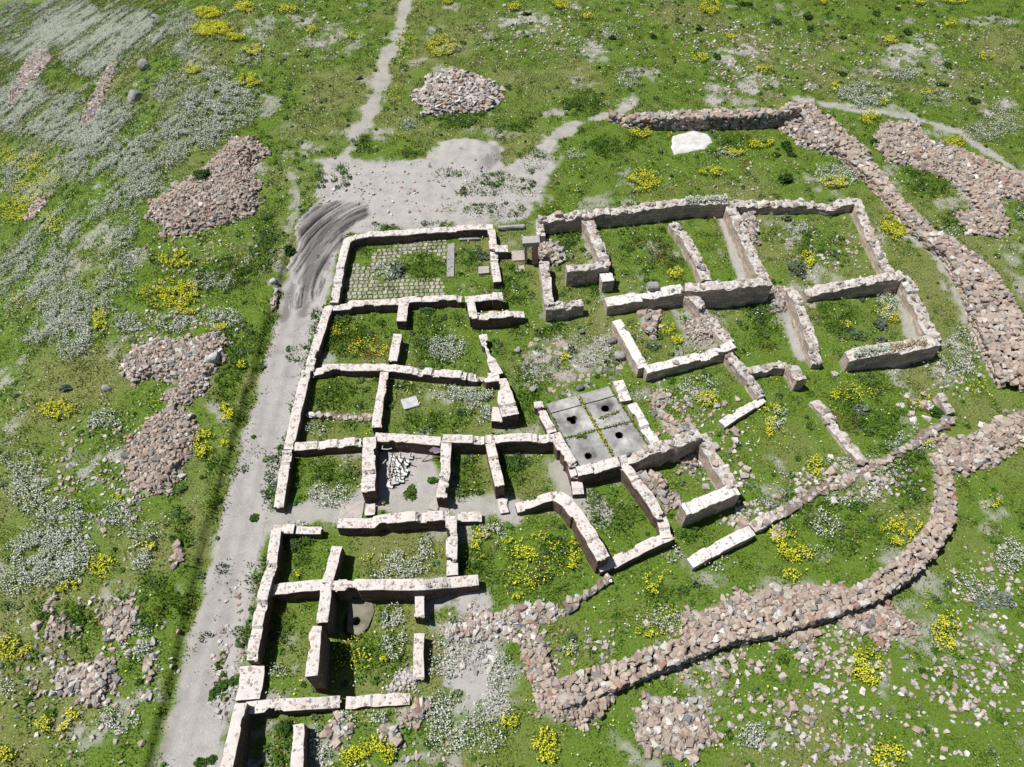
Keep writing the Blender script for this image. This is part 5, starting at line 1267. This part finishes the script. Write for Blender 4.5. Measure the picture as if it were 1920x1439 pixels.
# flowers: (u, v, ru, rv, density)
WHITE = [(40, 60, 60, 50, 1), (120, 40, 60, 40, 1), (180, 90, 60, 50, 1), (240, 60, 60, 40, .8), (40, 200, 50, 50, .9), (130, 230, 60, 50, 1), (60, 330, 50, 50, .7), (170, 300, 50, 60, .9), (220, 240, 50, 50, .9), (330, 60, 50, 40, .6), (370, 110, 30, 30, .6), (330, 180, 40, 40, .9), (400, 160, 40, 30, .7), (290, 270, 60, 50, 1), (370, 230, 60, 50, 1.2), (435, 200, 50, 40, 1.1), (240, 330, 60, 50, 1), (160, 420, 60, 50, .9), (90, 450, 60, 50, .8), (220, 420, 40, 40, .7), (110, 560, 50, 60, .8), (60, 600, 50, 50, .8), (180, 560, 40, 40, .7), (40, 520, 40, 60, .7), (140, 640, 40, 40, .7), (220, 500, 40, 50, .6), (80, 520, 40, 40, .6), (30, 700, 30, 40, .5),
 (400, 535, 40, 18, .9), (330, 610, 36, 18, .9), (420, 605, 36, 18, .9), (240, 610, 28, 18, .8), (150, 620, 24, 40, .8), (200, 790, 36, 16, .8), (40, 870, 36, 22, .8), (60, 925, 40, 40, .8), (120, 980, 50, 40, 1), (95, 1045, 80, 52, 1.4), (225, 965, 28, 26, .7), (30, 1100, 30, 24, .7), (268, 1050, 24, 28, 1.2), (265, 1215, 34, 28, 1.2), (235, 1350, 40, 26, .9), (20, 1290, 16, 20, .7), (270, 1000, 30, 24, .5),
 (725, 510, 22, 16, 1.4), (838, 655, 34, 22, 1.2), (868, 738, 56, 14, 1.2), (905, 768, 28, 28, 1), (620, 930, 40, 22, .9), (592, 808, 22, 12, .7), (650, 985, 24, 14, .5), (760, 1058, 44, 26, 1.1), (800, 1030, 16, 20, .9), (735, 1080, 40, 12, .8), (738, 1185, 22, 50, 1.5), (922, 1010, 24, 26, 1.2), (870, 1205, 50, 36, .7), (830, 1250, 24, 40, .7), (940, 1270, 28, 40, .8), (850, 1360, 56, 50, 1.1), (930, 1330, 28, 36, .8), (690, 1342, 54, 16, 1), (600, 1400, 26, 36, .9), (620, 1345, 34, 22, .7), (920, 1390, 26, 26, .7), (830, 1320, 30, 26, .8),
 (1110, 660, 50, 34, .35), (1000, 700, 40, 30, .2), (1310, 730, 40, 24, .6), (1455, 788, 20, 22, 1), (1662, 575, 20, 26, 1.2), (1495, 430, 18, 12, 1.1), (1545, 985, 28, 24, .8), (1620, 872, 70, 18, .7), (1700, 832, 56, 18, .6), (1590, 925, 60, 24, .6), (1890, 1045, 26, 34, 1.1), (1830, 1100, 36, 24, .5), (1410, 1385, 26, 28, 1.2), (1790, 690, 40, 30, .6), (1800, 640, 26, 24, .6), (1620, 180, 50, 22, 1.1), (1690, 140, 34, 12, 1), (1570, 330, 40, 20, .8), (1840, 252, 34, 16, .6), (1180, 150, 26, 18, .7), (1150, 60, 30, 16, .3), (840, 95, 26, 10, .7), (770, 235, 18, 12, .7), (1080, 292, 20, 10, .6), (1360, 290, 26, 10, .6), (1260, 1040, 18, 16, .8), (1240, 1165, 40, 24, .5), (1060, 1215, 18, 18, .8), (1330, 1060, 40, 16, .4), (1220, 590, 16, 20, .5), (1610, 660, 8, 6, .7), (1530, 1045, 30, 20, .4), (1780, 440, 16, 16, .5), (1500, 1340, 30, 14, .4), (520, 1260, 20, 14, .6), (1920, 400, 16, 20, .6), (520, 1385, 10, 20, .6), (470, 1235, 10, 20, .5), (560, 985, 20, 6, .4), (430, 175, 30, 16, .8), (470, 110, 24, 20, .5), (1880, 230, 40, 30, .4), (1760, 190, 30, 14, .4)]
YELLOW = [(460, 15, 20, 9), (390, 26, 24, 9), (398, 56, 36, 13), (475, 98, 18, 11), (470, 155, 20, 13), (365, 135, 14, 7), (440, 72, 20, 7), (585, 60, 11, 7), (665, 70, 14, 5), (828, 90, 28, 18), (840, 5, 9, 7), (1052, 11, 15, 8), (965, 16, 11, 7), (1100, 33, 12, 7), (1330, 17, 18, 15), (1365, 73, 14, 7), (1313, 111, 14, 8), (1432, 134, 15, 7), (1547, 4, 18, 7), (1790, 4, 24, 6), (1725, 6, 10, 6), (1670, 77, 14, 7), (1780, 47, 11, 6), (1848, 109, 14, 7), (1632, 225, 20, 11), (1655, 193, 8, 8), (1735, 175, 10, 5), (1565, 165, 8, 10), (1205, 342, 30, 20), (1200, 252, 18, 9), (1257, 257, 6, 5), (1376, 287, 20, 8), (1335, 325, 24, 7), (1422, 274, 18, 8), (1562, 345, 30, 10), (1790, 270, 22, 10), (1675, 428, 24, 26), (1512, 490, 13, 15), (1655, 583, 7, 14), (1583, 613, 13, 7), (1675, 600, 10, 8), (1265, 515, 14, 10), (1250, 620, 14, 10), (1270, 640, 12, 8),
 (340, 490, 36, 15), (325, 556, 56, 24), (352, 587, 22, 9), (190, 605, 12, 30), (416, 620, 16, 9), (112, 770, 34, 18), (388, 840, 20, 28), (428, 782, 13, 18), (428, 830, 10, 18), (460, 695, 10, 6), (200, 1066, 24, 20), (282, 1032, 16, 9), (130, 1105, 22, 10), (30, 1218, 36, 22), (108, 1362, 28, 18), (140, 1345, 14, 10), (20, 1418, 16, 14), (208, 1175, 8, 6), (150, 1105, 12, 8), (230, 940, 14, 6),
 (900, 1020, 16, 30), (985, 1042, 24, 13), (978, 1105, 28, 22), (1010, 1010, 13, 9), (1075, 1055, 11, 16), (950, 1015, 10, 6), (690, 655, 40, 16, .4), (640, 620, 26, 14, .35), (1230, 1090, 24, 26), (1215, 1186, 24, 11), (1070, 1240, 10, 24), (1022, 1400, 24, 32), (955, 1355, 18, 12), (705, 1412, 36, 28), (660, 1420, 20, 18), (1465, 1008, 24, 22), (1490, 1040, 30, 16), (1525, 1062, 26, 12), (1480, 1080, 16, 10), (1690, 1000, 38, 26), (1618, 1250, 30, 30), (1630, 1270, 16, 18), (1770, 1185, 26, 34), (1790, 1210, 14, 18), (1735, 1125, 8, 16), (1660, 1418, 30, 24), (1445, 775, 18, 18), (1442, 800, 10, 20), (1525, 882, 16, 22), (1323, 750, 20, 14), (1565, 745, 10, 9), (1060, 678, 9, 12), (1855, 943, 18, 11), (1735, 832, 10, 6), (720, 945, 4, 3), (1600, 740, 40, 20), (1240, 1150, 30, 14), (720, 1240, 8, 6), (660, 1230, 36, 40), (700, 1050, 24, 12), (560, 1080, 6, 4), (1080, 1025, 16, 14), (1000, 1050, 60, 40), (1720, 760, 40, 20), (1840, 730, 24, 16), (60, 310, 28, 18), (20, 300, 16, 16), (60, 360, 36, 28), (30, 395, 26, 26), (95, 335, 20, 14), (36, 560, 10, 12), (100, 420, 24, 20), (1440, 270, 10, 6), (760, 90, 20, 30), (740, 180, 14, 18), (540, 20, 20, 8)]
SPARSE = {(60, 310), (20, 300), (60, 360), (30, 395), (95, 335), (36, 560), (100, 420), (1600, 740), (1240, 1150), (660, 1230), (1000, 1050), (1720, 760), (700, 1050), (1840, 730), (760, 90), (740, 180)}
def flowers(specs, dens_px, col_f, s, zr, name, mat, stem):
    xs, ys, ds = [], [], []
    for e in specs:
        u, v, ru, rv = e[:4]; d = e[4] if len(e) > 4 else 1.0
        if (u, v) in SPARSE: d = 0.18
        x0, y0 = U2G(np.array([u - ru, u + ru, u, u]), np.array([v, v, v - rv, v + rv]))
        area = math.pi / 4 * math.hypot(x0[1] - x0[0], y0[1] - y0[0]) * math.hypot(x0[3] - x0[2], y0[3] - y0[2])
        n = int(area * dens_px * d) + 6
        a_ = rng.uniform(0, 2 * math.pi, n); r = np.sqrt(rng.random(n)) * (0.8 + 0.45 * rng.random(n))
        x, y = U2G(u + ru * r * np.cos(a_), v + rv * r * np.sin(a_))
        xs.append(x); ys.append(y); ds.append(np.full(n, d))
    x, y = np.concatenate(xs), np.concatenate(ys)
    cl = fbm(x, y, 0.55, 205, 3); k = (sample(Block, x, y) < 0.15) & (cl + 0.12 * rng.random(len(x)) > 0.47)
    if name.startswith('white'):
        ed = np.interp(y, ey, ex) - x; sl = sstep(-2, 4, ed)
        lg = x * 0.42 + y * 0.91; ac = x * 0.91 - y * 0.42
        st = fbm(lg / 1.9, ac / 1.0, 2.4, 207, 4)
        k &= rng.random(len(x)) > sl * (1 - sstep(0.36, 0.62, st)) * 0.95
    x, y = x[k], y[k]; n = len(x); z = ground(x, y)
    SLOPE[0] = sstep(-2, 4, np.interp(y, ey, ex) - x)[:, None]
    hh = rng.uniform(zr[0], zr[1], n) * (0.6 + 0.8 * fbm(x, y, 0.7, 206, 2))
    sz = rng.uniform(s[0], s[1], n)
    V, F_, C = leaves_arr(x, y, z + hh, sz, col_f(n), 0.45)
    tag(mk(name, V, F_, mat, C), None, kind='stuff')
    return x, y, z, hh
SLOPE = [None]
def wc(n):
    c = np.where(rng.random((n, 1)) < 0.45, np.array((0.56, 0.57, 0.51)), np.array((0.33, 0.37, 0.28)))
    if SLOPE[0] is not None and len(SLOPE[0]) == n: c = c * (1 - 0.75 * SLOPE[0]) + np.array((0.36, 0.39, 0.31)) * 0.75 * SLOPE[0]
    return c * rng.uniform(0.8, 1.15, (n, 1))
def yc(n):
    c = np.where(rng.random((n, 1)) < 0.82, np.array((0.56, 0.55, 0.035)), np.array((0.16, 0.22, 0.02))); return c * rng.uniform(0.75, 1.1, (n, 1))
wx, wy, wz, wh = flowers(WHITE, 190, wc, (0.035, 0.085), (0.12, 0.40), 'white_wildflowers', m_white, None)
yx, yy, yz, yh = flowers(YELLOW, 250, yc, (0.045, 0.095), (0.15, 0.42), 'yellow_wildflowers', m_yellow, None)
# stray daisies everywhere in the meadow
# stems and grey-green foliage under the flowers
for (nm, X0, Y0, H0, cA) in (('white_flower_foliage', wx, wy, wh, (0.155, 0.19, 0.12)), ('yellow_flower_foliage', yx, yy, yh, (0.10, 0.15, 0.03))):
    n = len(X0); k = rng.random(n) < 0.5; X1, Y1, H1 = X0[k] + rng.normal(0, .05, k.sum()), Y0[k] + rng.normal(0, .05, k.sum()), H0[k]
    V, F_, C = blades(nm, X1, Y1, H1 * 0.95, rng.uniform(0.05, 0.10, len(X1)), np.array(cA) * rng.uniform(0.7, 1.3, (len(X1), 1)), m_grass, 0.6)
    tag(mk(nm, V, F_, m_grass, C), None, kind='stuff')
n = 60000
x = rng.uniform(GX0 + 1, GX1 - 1, n); y = rng.uniform(4, GY1 - 2, n); k = in_view(x, y, 40); x, y = x[k], y[k]
k = (sample(Block, x, y) < 0.15) & (sample(Dirt, x, y) < 0.3) & (fbm(x, y, 2.5, 301, 3) > 0.50); x, y = x[k], y[k]; n = len(x)
c = np.where(rng.random((n, 1)) < 0.72, np.array((0.62, 0.62, 0.57)), np.array((0.75, 0.62, 0.05)))
V, F_, C = leaves_arr(x, y, ground(x, y) + rng.uniform(0.1, 0.3, n), rng.uniform(0.05, 0.10, n), c, 0.4)
tag(mk('stray_wildflowers', V, F_, m_white, C), None, kind='stuff')
jx, jy, jc = [], [], []
for (s0, t0, s1, t1, n, yl) in ((0.5, 0.05, 0.5, 0.98, 420, 0.5), (0.05, 0.572, 0.98, 0.572, 200, 0.1), (0.62, 0.42, 0.9, 0.40, 120, 0.15), (0.18, 0.60, 0.30, 0.62, 110, 0.0), (0.0, 0.2, 0.0, 0.9, 110, 0.1), (1.0, 0.1, 1.0, 0.9, 110, 0.1)):
    t = rng.random(n); P_ = np.array([bil(s0 + (s1 - s0) * q, t0 + (t1 - t0) * q) for q in t]) + rng.normal(0, 0.06, (n, 2))
    jx.append(P_[:, 0]); jy.append(P_[:, 1]); jc.append(np.where(rng.random((n, 1)) < yl, np.array((0.42, 0.38, 0.05)), np.array((0.10, 0.14, 0.03))) * rng.uniform(0.7, 1.2, (n, 1)))
jx, jy, jc = np.concatenate(jx), np.concatenate(jy), np.concatenate(jc); n = len(jx)
V, F_, C = leaves_arr(jx, jy, 0.31 + rng.uniform(0.0, 0.14, n), rng.uniform(0.05, 0.11, n), jc, 0.7)
tag(mk('joint_weeds', V, F_, m_leaf, C), None, kind='stuff')
# poppies in the poppy room
a_, b_ = in_ell(45, 685, 655, 44, 24); x, y = U2G(a_, b_); k = sample(Block, x, y) < 0.2; x, y = x[k], y[k]; n = len(x)
V, F_, C = leaves_arr(x, y, ground(x, y) + rng.uniform(0.2, 0.4, n), rng.uniform(0.07, 0.13, n), np.array((0.40, 0.10, 0.02)) * rng.uniform(0.7, 1.2, (n, 1)), 0.5)
tag(mk('poppies', V, F_, m_yellow, C), None, kind='stuff')
# flowers and dry grass rooted on two wall tops
def top_flowers(u0, v0, u1, v1, h_px, n, sp, cf, root_name):
    t = rng.random(n); u = u0 + (u1 - u0) * t; v = v0 + (v1 - v0) * t + rng.normal(0, sp, n); h = h_px / vs((v0 + v1) / 2)
    x, y = plane_xy(u, v, h); z = np.full(n, h) + rng.uniform(0.05, 0.35, n)
    return leaves_arr(x, y, z, rng.uniform(0.07, 0.13, n), cf(n), 0.6)
parts = [top_flowers(1285, 378, 1362, 374, 25, 700, 2.5, wc, ''), top_flowers(1600, 665, 1670, 654, 25, 420, 3.5, wc, ''), top_flowers(1668, 654, 1735, 645, 26, 260, 3.5, lambda n: np.array((0.34, 0.26, 0.15)) * rng.uniform(0.7, 1.2, (n, 1)), '')]
off = 0; VV, FF, CC = [], [], []
for V, F_, C in parts: VV.append(V); FF.append(F_ + off); CC.append(C); off += len(V)
tag(mk('walltop_wildflowers', np.concatenate(VV), np.concatenate(FF), m_white, np.concatenate(CC)), None, kind='stuff')

# ------------------------------------------------------------------ shrubs
def shrub(label, u, v, rpx, col, group=None, tall=0.8, spiky=False, name='shrub', cat='shrub'):
    x, y = U2G(np.array([u]), np.array([v])); x, y = float(x[0]), float(y[0]); r = rpx / hs(v)
    zg = float(ground(np.array([x]), np.array([y]))[0])
    n = int(220 + 500 * min(r, 1.5)); P_ = rng.normal(0, 1, (n, 3)); P_ /= np.linalg.norm(P_, axis=1)[:, None]; P_[:, 2] = np.abs(P_[:, 2])
    lump = 0.45 + 1.0 * vnoise(P_[:, 0] * 2 + u, P_[:, 1] * 2 + P_[:, 2] * 3, 0.8, 9)
    rad = r * lump * rng.uniform(0.35, 1.0, n) ** 0.5
    P_ = P_ * rad[:, None] * np.array((1 + 0.3 * math.sin(u), 1 + 0.3 * math.cos(v), tall * (0.8 + 0.3 * math.sin(u + v))))
    c = np.array(col) * rng.uniform(0.65, 1.4, (n, 1))
    V, F_, C = leaves_arr(P_[:, 0], P_[:, 1], P_[:, 2], rng.uniform(0.09, 0.17, n) * (0.8 + 0.4 * r), c, 0.8)
    root = bpy.data.objects.new(name, None); COL.objects.link(root); root.location = (x, y, zg)
    tag(root, label, cat, group)
    o = mk('foliage', V, F_, m_leaf, C, None, root)
    mb = MB()
    for q in range(4):
        t = q * 1.6 + u; mb.tube((0, 0, -0.1), (0.4 * r * math.cos(t), 0.4 * r * math.sin(t), 0.5 * r * tall), 0.03, 6, 0.012, (0.14, 0.11, 0.08))
    mb.build('stem', m_stone, root)
DG = (0.034, 0.075, 0.011); GG = (0.10, 0.13, 0.08); PG = (0.28, 0.32, 0.235)
for i, (u, v, r) in enumerate(((1643, 27, 8), (1513, 33, 11), (1457, 43, 10), (1518, 56, 7), (1700, 62, 9), (1580, 72, 7), (1777, 125, 9), (1767, 160, 9), (1343, 107, 9), (1397, 10, 10), (1148, 73, 8), (1225, 70, 7), (987, 28, 7), (1683, 18, 6), (1310, 55, 8), (1825, 190, 12), (1580, 140, 8))):
    shrub('round dark green shrub in the upper meadow beyond the dry stone wall', u, v, r, DG, 'shrubs in the upper meadow')
for i, (u, v, r) in enumerate(((420, 1230, 9), (400, 1303, 12), (417, 1288, 10), (437, 1278, 11), (418, 1267, 7), (422, 1308, 6), (410, 1250, 7), (377, 1430, 11), (477, 972, 9), (453, 1205, 10), (398, 1425, 7))):
    shrub('low green tuft growing on the gravel at the edge of the road', u, v, r, (0.055, 0.11, 0.02), 'tufts on the road edge', 0.6)
for i, (u, v, r) in enumerate(((157, 192, 11), (167, 208, 10), (143, 228, 12), (193, 132, 10))):
    shrub('pale silvery round bush beside the scree on the hillside', u, v, r, PG, 'pale bushes by the hillside scree', 0.9)
for lab, u, v, r, c in (('dark shrub, biggest of three at the inner corner of the upper dry stone wall', 1475, 277, 13, DG), ('small dark shrub below the biggest one at the upper dry stone wall corner', 1455, 291, 8, DG), ('small dark shrub right of the other two at the upper dry stone wall corner', 1484, 292, 8, DG), ('dark shrub between the far grassy room and the upper dry stone wall', 1473, 338, 14, DG), ('small shrub touching the inner side of the long right dry stone wall', 1638, 268, 10, DG), ('dark shrub under the broken back wall of the far grassy room', 1474, 412, 10, GG),
    ('large grey green thistle next to yellow flowers in the far grassy room', 1493, 508, 19, (0.09, 0.12, 0.07)), ('grey thistle in the middle of the square grassy room', 1650, 612, 15, GG), ('green thistle left of the grey one in the square grassy room', 1609, 630, 13, (0.08, 0.13, 0.05)), ('small thistle near the flower topped wall in the square grassy room', 1652, 638, 10, GG), ('grey green thistle alone in the grass below the flower topped wall', 1612, 770, 16, (0.13, 0.17, 0.12)), ('grey leafy thistle, left one of a pair near the right edge', 1843, 1133, 14, (0.15, 0.19, 0.14)), ('grey leafy thistle, right one of a pair near the right edge', 1880, 1126, 15, (0.15, 0.19, 0.14)), ('dark spiky rosette in the grass between the ruin and the curved wall', 1073, 1196, 10, (0.07, 0.10, 0.04)),
    ('tall dark bush in the corner of the wide green cell', 964, 868, 17, (0.045, 0.10, 0.018)), ('bush growing out of the upper right hole of the platform', 1135, 765, 8, DG), ('grassy tuft in a joint of the paved platform', 1078, 806, 10, (0.06, 0.11, 0.02)), ('dark bush on the road bank beside the muddy turning place', 541, 473, 12, DG), ('silver green bush in the middle of the paved room floor', 745, 508, 16, (0.12, 0.16, 0.10)), ('leafy bush inside the top corner of the lower left rooms', 548, 1022, 16, (0.055, 0.11, 0.02)), ('dark bush in the bottom left room by the stub wall', 538, 1368, 16, DG), ('grey green rosette in the left meadow', 126, 731, 9, GG), ('leafy weed clump in the scrap cell below the metal stands', 770, 925, 14, (0.06, 0.12, 0.02)), ('small leafy weed beside the right partition of the scrap cell', 811, 902, 9, (0.06, 0.12, 0.02)), ('dark thistle in the white topped room', 1226, 650, 12, (0.08, 0.12, 0.06)), ('green bush by the stump wall at the right edge of the ruin', 1755, 773, 11, DG), ('dark bush on the grass slope above the large tan heap', 385, 345, 14, DG), ('bush behind the U shaped masonry block', 800, 580, 14, (0.07, 0.12, 0.05)), ('bush at the foot of the reddish wall stub in the passage', 905, 482, 12, (0.08, 0.12, 0.06))):
    shrub(lab, u, v, r, c)
